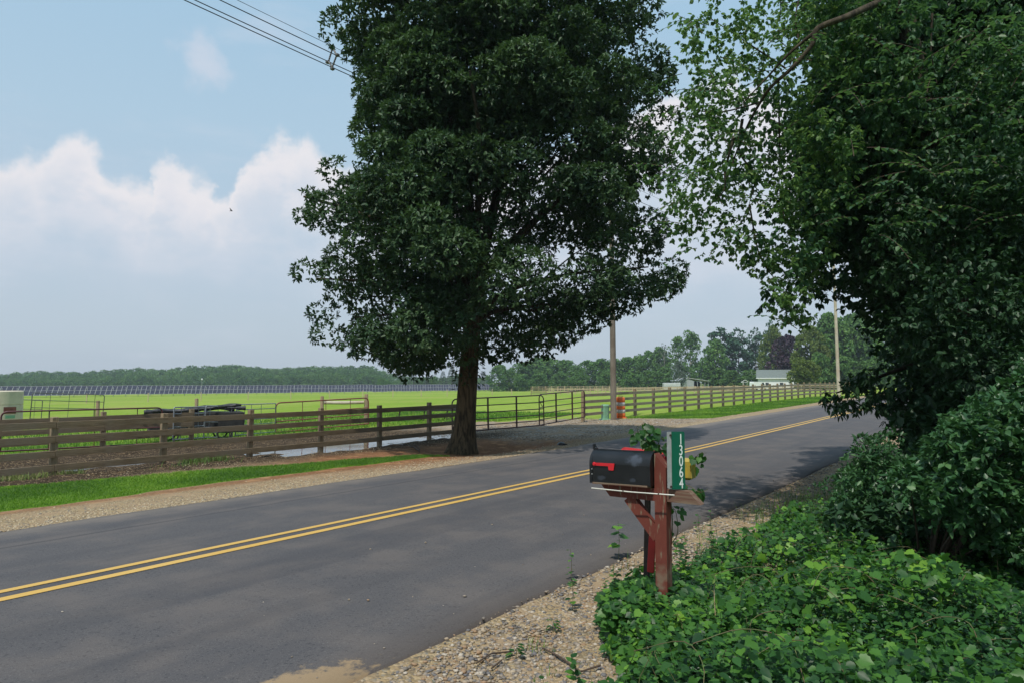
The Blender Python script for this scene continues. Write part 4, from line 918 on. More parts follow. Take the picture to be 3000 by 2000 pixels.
# mid spruces seen beyond the solar row
for u, v, ww, lb in [(1182, 1100, 40, 'small grey-green spruce left of the spruce cluster'), (1212, 1086, 52, 'grey-green spruce under the low hanging branch tips'), (1250, 1098, 36, 'low grey-green spruce between two taller ones'), (1298, 1086, 44, 'grey-green spruce left of the tallest one'), (1325, 1071, 60, 'tallest grey-green spruce just left of the trunk'), (1418, 1086, 40, 'spruce showing right of the trunk')]:
    far_tree('spruce_tree', lb, u, v, 330, ww, 'spruce', 'leaf_spruce', None, k, 2200); k += 1
for u, v, ww, lb in [(1118, 1104, 34, 'small round tree at the end of the distant wood'), (1136, 1112, 28, 'yellowish bush beside the small round tree'), (1236, 1102, 60, 'round tree between the grey-green spruces'), (1270, 1100, 50, 'round tree left of the tallest spruce'), (1345, 1092, 50, 'round tree right behind the trunk')]:
    far_tree('broadleaf_tree', lb, u, v, 335, ww, 'broad', 'leaf_far', None, k, 1500); k += 1
# bushes by the building
far_tree('garden_bush', 'low green bush left of the white arbor', 2140, 1119, 205, 34, 'broad', 'leaf_yellow', None, 1, 900)
far_tree('garden_bush', 'green bush between the arbor and the white building', 2192, 1116, 198, 22, 'broad', 'leaf_far', None, 2, 900)
# distant wood (one mass)
def distant_wood():
    Vs = []; Fs = []; Rs = []; off = 0
    prof = [(-300, 1100), (0, 1102), (130, 1096), (250, 1097), (330, 1092), (420, 1084), (460, 1090), (560, 1082), (700, 1079), (800, 1084), (950, 1080), (1060, 1080), (1090, 1079), (1115, 1092), (1140, 1100), (1170, 1112), (1600, 1108)]
    pu = [a for a, b in prof]; pv = [b for a, b in prof]
    for row, (Y, dv, stp) in enumerate(((600, -2, 17), (560, 4, 19), (520, 12, 24), (490, 20, 26))):
        u = -260
        while u < 1440:
            vt = np.interp(u, pu, pv)-8+dv+random.uniform(-4, 4); q = at(u, vt, Y); zb = gz(q[0], q[1])-2; h = q[2]-zb
            if h > 3:
                V, F, r = PC[random.randrange(5)]; a_ = random.uniform(0, 6.28); sx_ = max(h*1.0, 12)*random.uniform(.85, 1.3)
                V2 = np.stack([(V[:, 0]*cos(a_)-V[:, 1]*sin(a_))*sx_+q[0], (V[:, 0]*sin(a_)+V[:, 1]*cos(a_))*sx_+q[1], V[:, 2]*h/.985+zb], 1)
                Vs.append(V2); Fs.append(F+off); Rs.append(np.clip(r*.6+random.random()*.4, 0, 1)); off += len(V)
            u += stp*random.uniform(.7, 1.2)
    o = link('distant_wood', raw_mesh('distant_wood', np.concatenate(Vs), np.concatenate(Fs), M['leaf_far'], rnd=np.concatenate(Rs))); tag(o, 'hazy far wood forming the horizon behind the solar panels', 'wood', kind='stuff')
PC = [crown_far('broad', 40+i, 1100) for i in range(5)]
distant_wood()

# ------------------------------------------------------------------ the big shade tree
TX, TY = -1.47, 20.6
def shade_tree():
    zb = gz(TX, TY); root = empty('shade_tree', (TX, TY, zb), 0, 'large dark leafy shade tree with a thick trunk beside the road', 'tree')
    # trunk with flare and buttresses
    vs = []; fs = []; n = 40; rows = []
    zs = [-.3, 0, .15, .35, .6, .9, 1.3, 1.8, 2.4, 3.0, 3.6, 4.2, 4.8, 5.4]
    for z in zs:
        r = .305+.12*math.exp(-max(z, 0)/.45)-.012*z; cx = .068*z; rows.append((z, r, cx))
        for k in range(n):
            a_ = 2*pi*k/n; f = 1+.16*math.exp(-max(z, 0)/.4)*cos(5*a_+.7)+.03*sin(13*a_+z*1.2)+.018*sin(29*a_+3*z); vs.append((cx+r*f*cos(a_)+(-.12*math.exp(-max(z, 0)/.5) if cos(a_) < -.3 else 0), r*f*sin(a_), z))
    for i in range(len(zs)-1):
        for k in range(n): fs.append((i*n+k, i*n+(k+1) % n, (i+1)*n+(k+1) % n, (i+1)*n+k))
    m = MB(); m.add(vs, fs, True)
    top = np.array([.068*5.4, 0, 5.3])
    m.build('trunk', M['bark'], root)
    ZP = [2.6, 3.0, 3.5, 4.2, 5.2, 5.7, 7.2, 7.9, 8.4, 11.4, 12.8, 13.9, 15, 16, 16.8]
    RL = [2.3, 3.2, 4.1, 4.5, 4.75, 4.85, 4.75, 4.5, 3.8, 3.85, 4.5, 4.5, 3.6, 2.4, .8]
    RR = [.2, 1.2, 2.6, 4.3, 7.1, 6.8, 6.4, 6.5, 6.5, 6.2, 5.9, 5.1, 4.0, 2.6, .8]
    def Rad(th, z):
        c_ = np.cos(th); l = np.interp(z, ZP, RL); r = np.interp(z, ZP, RR); mid = .5*(l+r)*.92
        return np.where(c_ < 0, mid+(l-mid)*np.abs(c_)**1.2, mid+(r-mid)*np.abs(c_)**1.2)
    N = 700; z = 2.85+13.8*RNG.random(N)**.95; th = RNG.random(N)*2*pi
    lr = .45+.5*RNG.random(N); f = RNG.random(N)**.34
    R_ = Rad(th, z-zb*0); rad = np.maximum(R_*f-lr*.75, .3*R_*f)
    c = np.stack([.25+rad*np.cos(th), rad*np.sin(th)*.95, z-.12*rad*(z < 4)], 1)
    lowgap = (z < 4.6) & (rad < 1.5); c = c[~lowgap]; lr = lr[~lowgap]
    # clear openings where sky shows through
    holes = np.array([(.6, -2, 7.2, .75), (.2, 0, 8.6, .7), (3.0, -1, 5.9, .8), (2.4, 0, 8.0, .8), (-.6, -3, 9.2, .6), (3.2, -1, 10.0, .8), (-1.9, -2, 6.4, .5), (1.4, -2, 6.2, .9)])
    keep = np.ones(len(c), bool)
    for hx, hy, hz, hr in holes: keep &= ((c[:, 0]-hx)**2+(c[:, 2]-hz)**2 > (hr*.62)**2)
    c = c[keep]; lr = lr[keep]
    # hanging lower skirts
    sk = np.array([(3.0, -1.2, 3.35, .55), (3.8, -.9, 3.7, .55), (4.8, -.8, 4.2, .55), (5.8, -.5, 4.6, .5), (6.4, .2, 5.3, .5), (2.2, -1.4, 3.1, .5), (-1.9, -1.5, 2.75, .5), (-1.2, -1.9, 2.6, .4), (-2.9, -1.2, 3.0, .6), (-3.9, -.6, 3.3, .55), (-2.4, .8, 2.9, .5), (-.8, -1.5, 3.2, .45), (1.7, -1.6, 3.2, .5), (2.5, -1.0, 3.3, .5), (3.4, -1, 3.6, .5), (4.3, -.6, 4.1, .55), (5.4, -.6, 4.5, .5), (6.2, -.3, 4.9, .45), (1.0, -1.4, 3.5, .4), (-4.4, .4, 4.0, .5), (-4.75, -.2, 6.9, .4), (-4.7, .1, 7.6, .35), (-4.6, -.4, 5.2, .5)])
    sk[:, 2] += .22; c = np.concatenate([c, sk[:, :3]]); lr = np.concatenate([lr, sk[:, 3]])
    pos, ax, nm, size, rnd = rosettes(c, lr, 185, 5, .128, flat=.66, droop=.30, up=.55, shell=.16, center=np.array([.3, 0, 8]), jit=.25, lw=.7, nd=1.0)
    # inner and back leaves, coloured darker to paint in the crown's shade
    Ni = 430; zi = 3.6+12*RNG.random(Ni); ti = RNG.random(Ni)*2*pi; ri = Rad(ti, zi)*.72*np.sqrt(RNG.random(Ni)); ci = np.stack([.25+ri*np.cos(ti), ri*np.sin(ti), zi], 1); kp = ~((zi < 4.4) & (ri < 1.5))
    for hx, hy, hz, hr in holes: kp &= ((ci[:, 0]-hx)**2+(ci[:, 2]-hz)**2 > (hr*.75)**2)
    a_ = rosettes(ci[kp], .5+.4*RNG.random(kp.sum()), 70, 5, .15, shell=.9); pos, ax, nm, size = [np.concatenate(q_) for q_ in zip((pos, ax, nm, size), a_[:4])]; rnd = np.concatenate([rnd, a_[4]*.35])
    # a scatter of inner leaves
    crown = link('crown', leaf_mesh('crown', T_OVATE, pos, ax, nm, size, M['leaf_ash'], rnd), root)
    # epicormic leaves on the trunk
    n_ = 260; th = RNG.random(n_)*2*pi; zt = 2.75+.35*RNG.normal(size=n_); ps = np.stack([.14+.42*np.cos(th), .42*np.sin(th), zt], 1)
    _ts = link('trunk_shoots', leaf_mesh('trunk_shoots', T_OVATE, ps, unit(ps*np.array([1, 1, 0]))+.7*rdir(n_)+np.array([0, 0, -.4]), np.array([0, 0, 1])+.5*rdir(n_), .11+.06*RNG.random(n_), M['leaf_ash']), root)
    _ts['kind'] = 'stuff'
    # limbs
    lim = [((-1.3, .2, 7.6), (-2.3, .3, 10.5), (-2.4, .2, 13)), ((.9, .1, 7.4), (1.6, .2, 10.4), (2.0, 0, 13.6)), ((.1, .2, 8.2), (0, .4, 11.5), (.1, .1, 15)), ((2.0, -.4, 6.8), (3.9, -.7, 8.2), (4.9, -.8, 9.2)), ((-1.5, -.5, 6.4), (-3.2, -.9, 7.1), (-4.6, -1, 7.5)), ((.6, 1.5, 7.2), (1.1, 3.1, 9), (1.5, 4, 11)), ((.5, -1.4, 6.9), (.6, -2.8, 8.6), (.4, -3.7, 10))]
    low = [((-.9, -.4, 4.6), (-2.5, -.8, 5.0), (-4.2, -1.0, 5.1)), ((1.3, -.3, 4.8), (3.2, -.5, 5.3), (5.5, -.6, 5.5)), ((.2, -1.2, 4.6), (.1, -2.6, 5.1), (-.2, -3.9, 5.2)), ((-.6, .3, 4.0), (-1.9, .5, 4.2), (-3.4, .4, 4.1)), ((1.0, .4, 4.3), (2.3, .6, 4.5), (3.8, .5, 4.6))]
    for k, L in enumerate(lim):
        q = bez([top-np.array([0, 0, .3]), *L], 6); rr = np.linspace(.21 if k < 3 else .13, .03, len(q)); MB().tube(q, rr, 9).build('limb', M['bark_dark'], root)
    for L in low:
        q = bez([np.array([.068*4, 0, 3.7+.2*random.random()]), *L], 6); MB().tube(q, np.linspace(.10, .02, len(q)), 8).build('limb', M['bark_dark'], root)
    # fine branches towards the lobes
    tw = MB()
    for i in range(0, len(c), 7):
        e = c[i]; b0 = np.array([.2+e[0]*.35, e[1]*.35, max(4.2, e[2]-.9-.25*np.hypot(e[0], e[1]))]); mid = (b0+e)/2+np.array([0, 0, .2]); tw.tube([b0, mid, e], [.035, .02, .008], 5, cap=False)
    tw.build('branches', M['bark_dark'], root)['kind'] = 'stuff'
shade_tree()

# ------------------------------------------------------------------ right-hand trees
def bigger(cs): return np.array(cs)
def limb_tree(name, label, base, mat, bark='bark_dark'): return empty(name, base, 0, label, 'tree')
def sprays(poly, n, y0, y1, rad0, rad1):
    uv = in_poly(poly, n); Yd = y0+(y1-y0)*RNG.random(n); c = np.array([at(u, v, Y) for (u, v), Y in zip(uv, Yd)]); return c, rad0+(rad1-rad0)*RNG.random(n)
def foliage(root, name, c, r, per, k, ls, mat, T=T_WIDE, **kw):
    o3 = np.array(root.location); pos, ax, nm, size, rnd = rosettes(c-o3, r, per, k, ls, **kw); return link(name, leaf_mesh(name, T, pos, ax, nm, size, mat, rnd), root)
# A: elm, sunlight painted into the leaves of its overhanging branches
def elm():
    root = empty('elm_tree', (6.4, 9.6, gz(6.4, 9.6)), 0, 'tree with light green drooping sprays overhanging the road at upper right', 'tree'); O3 = np.array(root.location)
    m = MB(); tp = at(2640, -60, 9.3); q = bez([np.array([6.4, 9.6, -.2]), np.array([6.3, 9.6, 2.5]), np.array([6.0, 9.5, 5.0]), tp, tp+np.array([.2, .3, 3.5])], 6); m.tube([a-O3 for a in q], np.linspace(.2, .08, len(q)), 12); m.build('trunk', M['bark_dark'], root)
    lm = [at(2660, -30, 9.3), at(2600, 5, 8.6), at(2565, 12, 8.0), at(2480, 50, 7.5), at(2395, 85, 7.5), at(2380, 130, 7.5), at(2320, 200, 7.6), at(2249, 268, 7.8), at(2185, 380, 8.6), at(2130, 520, 8.5)]
    MB().tube([a-O3 for a in bez(lm, 5)], np.linspace(.050, .009, 46), 9).build('limb', M['bark_dark'], root)
    for pts, r0 in (([(2398, 85, 7.5), (2310, 160, 7.6), (2236, 240, 7.7), (2150, 330, 8.0)], .022), ([(2175, 350, 8.6), (2165, 440, 8.6), (2210, 520, 8.6), (2195, 600, 8.6)], .02), ([(2150, 400, 8.5), (2125, 500, 8.5), (2120, 560, 8.5), (2060, 620, 8.4)], .018), ([(2280, 240, 8.7), (2285, 480, 8.9), (2280, 560, 8.9)], .014), ([(2230, 300, 8.7), (2100, 330, 8.3), (1980, 310, 8.1)], .012), ([(2350, 150, 8.9), (2330, 60, 9), (2350, -40, 9.2)], .02), ([(2300, 200, 8.7), (2180, 120, 8.5), (2060, 40, 8.4)], .014), ([(2195, 600, 8.6), (2230, 760, 8.6), (2310, 860, 8.6)], .012), ([(2731, 40, 8.0), (2728, 150, 8.0), (2745, 245, 8.0)], .014)):
        q = bez([at(*a_) for a_ in pts], 6); MB().tube([a-O3 for a in q], np.linspace(r0, .004, len(q)), 6).build('branch', M['bark_dark'], root)
    P1 = [(2010, -60), (2090, 20), (2050, 80), (2010, 60), (2000, 190), (1990, 240), (2040, 230), (1985, 330), (1885, 312), (1900, 345), (2010, 370), (1960, 400), (2030, 470), (2010, 500), (1885, 515), (1880, 550), (2000, 570), (1900, 640), (1960, 700), (2060, 760), (2200, 775), (2230, 860), (2240, 900), (2300, 960), (2360, 970), (2370, 880), (2420, 800), (2460, 640), (2520, 400), (2560, 150), (2600, -80), (2300, -80)]
    c, r = sprays(P1, 330, 7.8, 10.2, .08, .24)
    foliage(root, 'crown', c, r, 420, 6, .054, M['leaf_elm_lit'], droop=.75, up=.2, flat=1.0, shell=.8, jit=.5)
    c, r = sprays([(2050, 250), (2420, 300), (2420, 800), (2300, 820), (2100, 720)], 55, 8.0, 10, .10, .28); foliage(root, 'crown', c, r, 280, 6, .066, M['leaf_elm'], droop=.75, up=.2, flat=1.0, shell=.8, jit=.5)
    c2, r2 = sprays([(2380, -80), (2420, 300), (2400, 600), (2600, 700), (2800, 600), (3060, 500), (3060, -80)], 190, 7.8, 9.6, .16, .36)
    foliage(root, 'crown', c2, r2, 260, 6, .066, M['leaf_elm'], droop=.7, up=.2, flat=1.0, shell=.8, jit=.5)
    # drooping sprays in rows along arching twigs
    tw = MB(); pos = []; ax = []; nm = []; sz = []
    for i in range(150):
        u, v = in_poly(P1, 1)[0] if i < 110 else in_poly([(2500, 100), (2500, 700), (3000, 700), (3000, 100)], 1)[0]
        a = at(u, v, 7.4+1.6*random.random()) if i < 110 else at(u, v, 7.0+.8*random.random()); dv = np.array([random.uniform(-1, .5), random.uniform(-.6, .4), random.uniform(-.1, .6)]); dv /= np.linalg.norm(dv); L = random.uniform(.35, .8)
        q = [a+dv*L*t_+np.array([0, 0, -.35*L*t_*t_]) for t_ in np.linspace(0, 1, 7)]; tw.tube([b-O3 for b in q], np.linspace(.005, .002, 7), 4, cap=False)
        sd_ = np.cross(dv, [0, 0, 1]); sd_ /= np.linalg.norm(sd_)+1e-6
        for j, t_ in enumerate(np.linspace(.1, 1, 13)):
            b = a+dv*L*t_+np.array([0, 0, -.35*L*t_*t_]); pos.append(b-O3); sg = 1 if j % 2 else -1
            ax.append(sg*sd_*.8+dv*.6+np.array([0, 0, -.55])+.15*RNG.normal(size=3)); nm.append(np.array([0, 0, 1.])+.25*RNG.normal(size=3)); sz.append(random.uniform(.055, .085))
    tw.build('twigs', M['twig'], root)['kind'] = 'stuff'; link('spray_leaves', leaf_mesh('spray_leaves', T_WIDE, np.array(pos), np.array(ax), np.array(nm), np.array(sz), M['leaf_elm']), root)
elm()
# B: dark maple mass
def maple():
    root = empty('maple_tree', (9.6, 12.6, gz(9.6, 12.6)), 0, 'dark dense tree filling the right side over the road edge', 'tree'); O3 = np.array(root.location)
    MB().tube([(0, 0, -.2), (.05, 0, 2), (.0, .1, 5), (-.1, .2, 9), (0, .2, 13)], [.33, .26, .22, .14, .05], 14).build('trunk', M['bark_dark'], root)
    for e in (at(2480, 800, 11.5), at(2560, 400, 12), at(2700, 100, 13), at(2450, 1150, 11.0), at(2640, 1180, 10.5), at(2900, 300, 11)):
        b = np.array([9.6, 12.6, max(1.8, e[2]-1.6)]); q = bez([b, (b+e)/2+np.array([0, 0, .5]), e], 6); MB().tube([a-O3 for a in q], np.linspace(.09, .012, len(q)), 7).build('limb', M['bark_dark'], root)
    P = [(2395, -100), (2450, 200), (2370, 380), (2330, 520), (2370, 640), (2400, 720), (2440, 700), (2480, 800), (2540, 920), (2590, 1000), (2650, 1060), (2700, 1200), (2730, 1250), (2760, 1330), (3080, 1330), (3080, -100)]
    c, r = sprays(P, 720, 9.5, 14.5, .35, .72); foliage(root, 'crown', c, r, 160, 5, .10, M['leaf_maple'], droop=.45, up=.4, shell=.6)
    c, r = sprays([(2620, 560), (2800, 480), (3080, 450), (3080, 1250), (2800, 1150), (2660, 1000)], 150, 7.4, 9.0, .2, .42); foliage(root, 'crown', c, r, 260, 6, .066, M['leaf_maple'], droop=.6, up=.3, shell=.6)
    P2 = [(2410, 1186), (2423, 1150), (2500, 1100), (2540, 1060), (2600, 1110), (2680, 1200), (2660, 1240), (2600, 1245), (2560, 1190), (2474, 1212)]
    c, r = sprays(P2, 52, 9.8, 11.2, .06, .17); foliage(root, 'crown', c, r, 330, 5, .10, M['leaf_maple'], T=T_OVATE, droop=.8, up=0, shell=.8)
    P3 = [(2240, 830), (2330, 760), (2430, 700), (2480, 800), (2440, 860), (2400, 880), (2330, 960), (2250, 900)]
    c, r = sprays(P3, 34, 9.8, 11.2, .10, .2); foliage(root, 'crown', c, r, 260, 5, .10, M['leaf_maple'], T=T_OVATE, droop=.7, up=0, shell=.8)
maple()
# deeper roadside trees that close the view on the right
def road_tree(label, x, y, h, R, mat='leaf_maple', nl=150, z0=.6, ls=.16, per=55):
    root = empty('roadside_tree', (x, y, gz(x, y)), 0, label, 'tree', None)
    MB().tube([(0, 0, -.2), (.1, 0, h*.4), (0, 0, h*.8)], [.22, .16, .05], 10).build('trunk', M['bark_dark'], root)
    th = RNG.random(nl)*2*pi; z = RNG.random(nl); rr = np.sqrt(RNG.random(nl))*R*np.sqrt(np.clip(1-(1.7*z-.75)**2, .08, 1)); c = np.stack([rr*np.cos(th), rr*np.sin(th), z0+(h-z0)*z], 1); r = .5+.6*RNG.random(nl)
    pos, ax, nm, size, rnd = rosettes(c, r, per, 4, ls, shell=.5, center=np.array([0, 0, h/2])); link('crown', leaf_mesh('crown', T_OVATE, pos, ax, nm, size, M[mat], rnd), root)
road_tree('leafy roadside tree closing the view beside the far road bend', *xy(32, -1.0), 9, 3.2)
road_tree('second leafy roadside tree, farther right behind the dark one', *xy(24, -3.8), 11, 3.8)
road_tree('leafy tree deep in the right-hand wood', *xy(15, -7.0), 12, 4.2)
road_tree('farther roadside tree near where the road leaves view', *xy(46, -1.2), 11, 4.0)
# trees of the same wood standing beside and behind the viewer
road_tree('tree of the roadside wood behind the viewpoint', -5.0, -3.4, 9.5, 2.3, 'leaf_maple', 60, 5.2, .2, 40)
road_tree('tree of the roadside wood right behind the viewpoint', 1.0, -8.0, 14, 3.6, 'leaf_maple', 100, 4.5, .2, 40)
road_tree('tree of the roadside wood at right behind the viewpoint', 6.5, -3.5, 12, 3.4, 'leaf_maple', 110, 3.8, .2, 45)
road_tree('slim tree of the wood at left behind the viewpoint', -11.5, -11.0, 13, 3.0, 'leaf_maple', 60, 5, .2, 36)

# C: shrubs lower right
def shrub(label, base, poly, n, y0, y1, r0, r1, per, ls, mat, T=T_WIDE, name='shrub', k=5, **kw):
    root = empty(name, base, 0, label, 'shrub'); O3 = np.array(root.location); c, r = sprays(poly, n, y0, y1, r0, r1)
    foliage(root, 'foliage', c, r, per, k, ls, mat, T=T, **kw)
    st = MB()
    for i in range(0, len(c), max(1, len(c)//28)):
        e = c[i]-O3; st.tube([(e[0]*.1, e[1]*.1, 0), (e[0]*.5, e[1]*.5, e[2]*.55), e], [.016, .010, .004], 5, cap=False)
    st.build('stems', M['twig'], root)
b = ground_at(2850, 1700)
shrub('pale-edged green shrub with glossy leaves at the right edge', (3.9, 6.6, gz(3.9, 6.6)), [(2760, 1290), (2830, 1220), (2900, 1180), (2960, 1140), (3060, 1050), (3060, 1640), (2900, 1600), (2760, 1560), (2700, 1480), (2640, 1400)], 190, 5.2, 6.6, .10, .24, 700, .055, M['leaf_shrub'], T=T_DET, droop=.1, up=.7, shell=.7)
shrub('blue-green shrub with narrow leaves arching toward the gravel', (4.1, 8.6, gz(4.1, 8.6)), [(2395, 1412), (2460, 1390), (2530, 1385), (2555, 1295), (2590, 1290), (2630, 1370), (2740, 1320), (2820, 1330), (2820, 1480), (2700, 1560), (2560, 1560), (2450, 1470)], 170, 6.9, 8.6, .12, .26, 560, .058, M['leaf_shrub'], T=T_OVATE, droop=.2, up=.5, shell=.7)
shrub('dark shrub in the shade under the big right-hand tree', (5.6, 9.5, gz(5.6, 9.5)), [(2690, 1230), (2740, 1150), (2860, 1080), (3060, 1000), (3060, 1500), (2760, 1420), (2700, 1330)], 170, 8.2, 10.4, .2, .4, 180, .11, M['leaf_maple'], droop=.3, shell=.6)
shrub('low dark thicket behind the creepers at right', (4.2, 6.8, gz(4.2, 6.8)), [(2450, 1500), (2700, 1480), (3060, 1500), (3060, 1760), (2900, 1730), (2600, 1640), (2480, 1580)], 150, 6.4, 8.5, .12, .28, 240, .09, M['leaf_maple'], droop=.3, shell=.8)

# D: creepers over the ground (stuff)
def vine_h(s, p):
    base = -.06+.54*fb(s, p, .9, 51)+.20*sstep(2.2, .6, p); mound = .12*np.exp(-((s-7.5)/1.6)**2-((p-2.0)/.9)**2)
    return base+mound+.16*np.exp(-((s-5.1)/.7)**2-((p-2.7)/.5)**2)
def vine_edge(s): return np.interp(s, [-1, 1.5, 2.6, 3.3, 3.9, 4.25, 4.9, 5.3, 5.9, 6.5, 8, 11, 14, 20, 30], [1.65, 1.85, 2.0, 2.0, 2.05, 2.35, 2.75, 2.95, 2.95, 2.8, 2.75, 2.35, 2.15, 1.9, 1.6])
def creepers():
    n = 190000; Yv = 2.6+7.5*RNG.random(n)**1.25; Xv = (-.1+1.15*RNG.random(n))*Yv*.95; s, p = sp(Xv, Yv)
    k = (p < vine_edge(s)+.16*(fb(s, p, .5, 77)-.5)*2) & (p > -6); s, p = s[k], p[k]; n = len(s); Xv, Yv = Xv[k], Yv[k]
    edge = sstep(0, .35, vine_edge(s)-p)
    # dark small-leaved carpet
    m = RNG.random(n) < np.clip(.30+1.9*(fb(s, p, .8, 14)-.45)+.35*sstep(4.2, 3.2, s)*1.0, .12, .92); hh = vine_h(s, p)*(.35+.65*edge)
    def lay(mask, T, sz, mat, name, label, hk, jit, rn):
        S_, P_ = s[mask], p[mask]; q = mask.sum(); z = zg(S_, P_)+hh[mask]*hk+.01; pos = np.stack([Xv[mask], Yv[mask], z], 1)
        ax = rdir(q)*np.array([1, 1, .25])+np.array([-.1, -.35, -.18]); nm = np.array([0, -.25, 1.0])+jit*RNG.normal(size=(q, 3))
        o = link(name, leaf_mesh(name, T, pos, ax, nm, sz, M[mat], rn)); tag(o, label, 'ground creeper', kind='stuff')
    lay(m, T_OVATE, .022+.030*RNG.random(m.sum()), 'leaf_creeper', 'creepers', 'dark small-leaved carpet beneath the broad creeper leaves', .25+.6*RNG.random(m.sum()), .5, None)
    fz = fb(s, p, .55, 91); m2 = (~m) & (RNG.random(n) < np.clip((fz-.28)*2.2, .08, .6))
    q = m2.sum(); lay(m2, T_LOBE, (.022+.065*RNG.random(q)**2.2)*(.7+.6*fz[m2]), 'leaf_vine', 'creepers', 'bright lobed creeper leaves covering the ground at lower right', .55+.65*RNG.random(q), .55, np.clip(RNG.random(q)*.85+.9*(fz[m2]-.45), 0, 1)*.93+.07*(RNG.random(q) < .03))
    m3 = (~m) & (~m2) & (RNG.random(n) < .55); q = m3.sum(); lay(m3, T_DET, .03+.04*RNG.random(q), 'leaf_vine', 'creepers', 'pointed weed leaves mixed among the ground creepers', .5+.6*RNG.random(q), .4, RNG.random(q)*.6)
creepers()
def upright_weeds():
    pos = []; ax = []; nm = []; sz = []; st = MB()
    for i in range(420):
        Yv = 3.2+6.5*random.random()**1.1; Xv = random.uniform(.05, 1.0)*Yv*.9; s_, p_ = sp(Xv, Yv)
        if p_ > float(vine_edge(s_))-.02: continue
        if float(fb(np.array([s_]), np.array([p_]), .8, 33)[0]) < .42: continue
        z0 = float(zg(s_, p_)+vine_h(s_, p_)*.5); h = random.uniform(.14, .42)*(1.2 if Yv > 6 else 1); lx, ly = random.uniform(-.12, .12), random.uniform(-.15, .05); st.tube([(Xv, Yv, z0-.05), (Xv+lx*.4, Yv+ly*.4, z0+h*.6), (Xv+lx, Yv+ly, z0+h)], [.003, .0025, .0015], 4, cap=False)
        big = random.uniform(.032, .068); n_ = random.randint(9, 20)
        for j in range(n_):
            t_ = .25+.75*(j/n_); a_ = j*2.4+random.random(); b = np.array([Xv+lx*t_, Yv+ly*t_, z0+h*t_]); pos.append(b); ax.append([cos(a_), sin(a_), .45-.7*t_*random.random()]); nm.append([.3*random.gauss(0, 1), -.2+.3*random.gauss(0, 1), 1]); sz.append(big*(1.25-.6*t_)*random.uniform(.7, 1.2))
    o = link('upright_weeds', leaf_mesh('upright_weeds', T_DET, np.array(pos), np.array(ax, float), np.array(nm, float), np.array(sz), M['leaf_vine'], RNG.random(len(pos))*.9)); tag(o, 'upright leafy weeds rising out of the ground creepers', 'weeds', kind='stuff')
    tag(st.build('weed_stems', M['stem']), 'stems of the upright weeds among the creepers', 'weeds', kind='stuff')
upright_weeds()
# grass creeping round the fence feet
n = 6000; s = -6+16.5*RNG.random(n); p = 17.4+.35*RNG.normal(size=n); k = vnoise(s, p, 1.1, 61) > .62; blades('grass', s[k], p[k], .05+.16*RNG.random(k.sum()), M['straw'], 'rough grass tufts at the feet of the muddy fence', wid=.003)
# loose runners and bent stems among the creepers
def runners():
    m = MB()
    for i in range(70):
        Yv = random.uniform(3.3, 7.5); Xv = random.uniform(.2, .85)*Yv; s_, p_ = sp(Xv, Yv)
        if p_ > float(vine_edge(s_))-.05: continue
        z0 = float(zg(s_, p_)+vine_h(s_, p_)); th = random.uniform(0, 6.28); L = random.uniform(.25, .7)
        q = bez([(Xv, Yv, z0-.12), (Xv+.3*L*cos(th), Yv+.3*L*sin(th), z0+.03), (Xv+.7*L*cos(th+.4), Yv+.7*L*sin(th+.4), z0+.07*random.random()), (Xv+L*cos(th+.8), Yv+L*sin(th+.8), z0-.06)], 4); m.tube(q, .0028, 4, cap=False)
    tag(m.build('creeper_stems', M['stem']), 'thin stems winding through the ground creepers', 'ground creeper', kind='stuff')
runners()
# weed plants standing on the gravel
def weed(label, u, v, h, n, ls=.045, mat='leaf_vine', lobed=True):
    b = ground_at(u, v); root = empty('weed', b, 0, label, 'plant'); MB().tube([(0, 0, -.02), (.01, 0, h*.5), (.0, .01, h)], [.003, .0025, .001], 5).build('stem', M['stem'], root)
    z = h*(.2+.8*RNG.random(n)); th = RNG.random(n)*2*pi; pos = np.stack([.02*np.cos(th), .02*np.sin(th), z], 1); ax = np.stack([np.cos(th), np.sin(th), -.3+.3*RNG.random(n)], 1)
    link('leaves', leaf_mesh('leaves', T_LOBE if lobed else T_OVATE, pos, ax, np.array([0, 0, 1.])+.3*rdir(n), ls*(.7+.6*RNG.random(n)), M[mat]), root)
weed('small weed growing from the gravel at the asphalt edge', 1672, 1700, .30, 12, .04)
weed('leafy seedling standing on the gravel below the mailbox', 1676, 1790, .26, 16, .05)
weed('tiny clump of weeds in the middle of the gravel', 1620, 1850, .10, 26, .04, lobed=False)
weed('grass-like sprig low on the near gravel', 1510, 1930, .12, 12, .06, lobed=False)
weed('thin seedling by the gravel right of the mailbox post', 2045, 1560, .26, 7, .045)
weed('leafy sprig at the left edge of the creepers', 1812, 1640, .42, 10, .085)
# dry stalks in the creepers
def stalk(label, u, v, h, dx):
    b = ground_at(u, v); root = empty('dry_stalk', b, 0, label, 'plant'); q = bez([(0, 0, 0), (dx*.3, 0, h*.4), (dx*.8, .03, h*.8), (dx, 0, h)], 4)
    MB().tube(q, np.linspace(.004, .0015, len(q)), 5).build('stem', M['pale_wood'], root)
    n = 26; t_ = RNG.random(n); pos = np.array([q[int(a*(len(q)-1))] for a in t_]); link('dry_leaves', leaf_mesh('dry_leaves', T_OVATE, pos, rdir(n)+np.array([0, 0, -.6]), rdir(n), .02+.03*RNG.random(n), M['straw']), root)
stalk('tall dry stalk standing among the creepers', 2100, 1960, .62, .0); stalk('dry stalk leaning left near the bottom edge', 2075, 1985, .42, -.20); stalk('short dry stalk with curled leaves right of the tall one', 2170, 1930, .35, -.04)
def stick(label, pts, r=.006):
    o = MB().tube([np.array(ground_at(u, v))+np.array([0, 0, .02+dz]) for u, v, dz in pts], r, 6).build('fallen_stick', M['twig']); tag(o, label, 'stick')
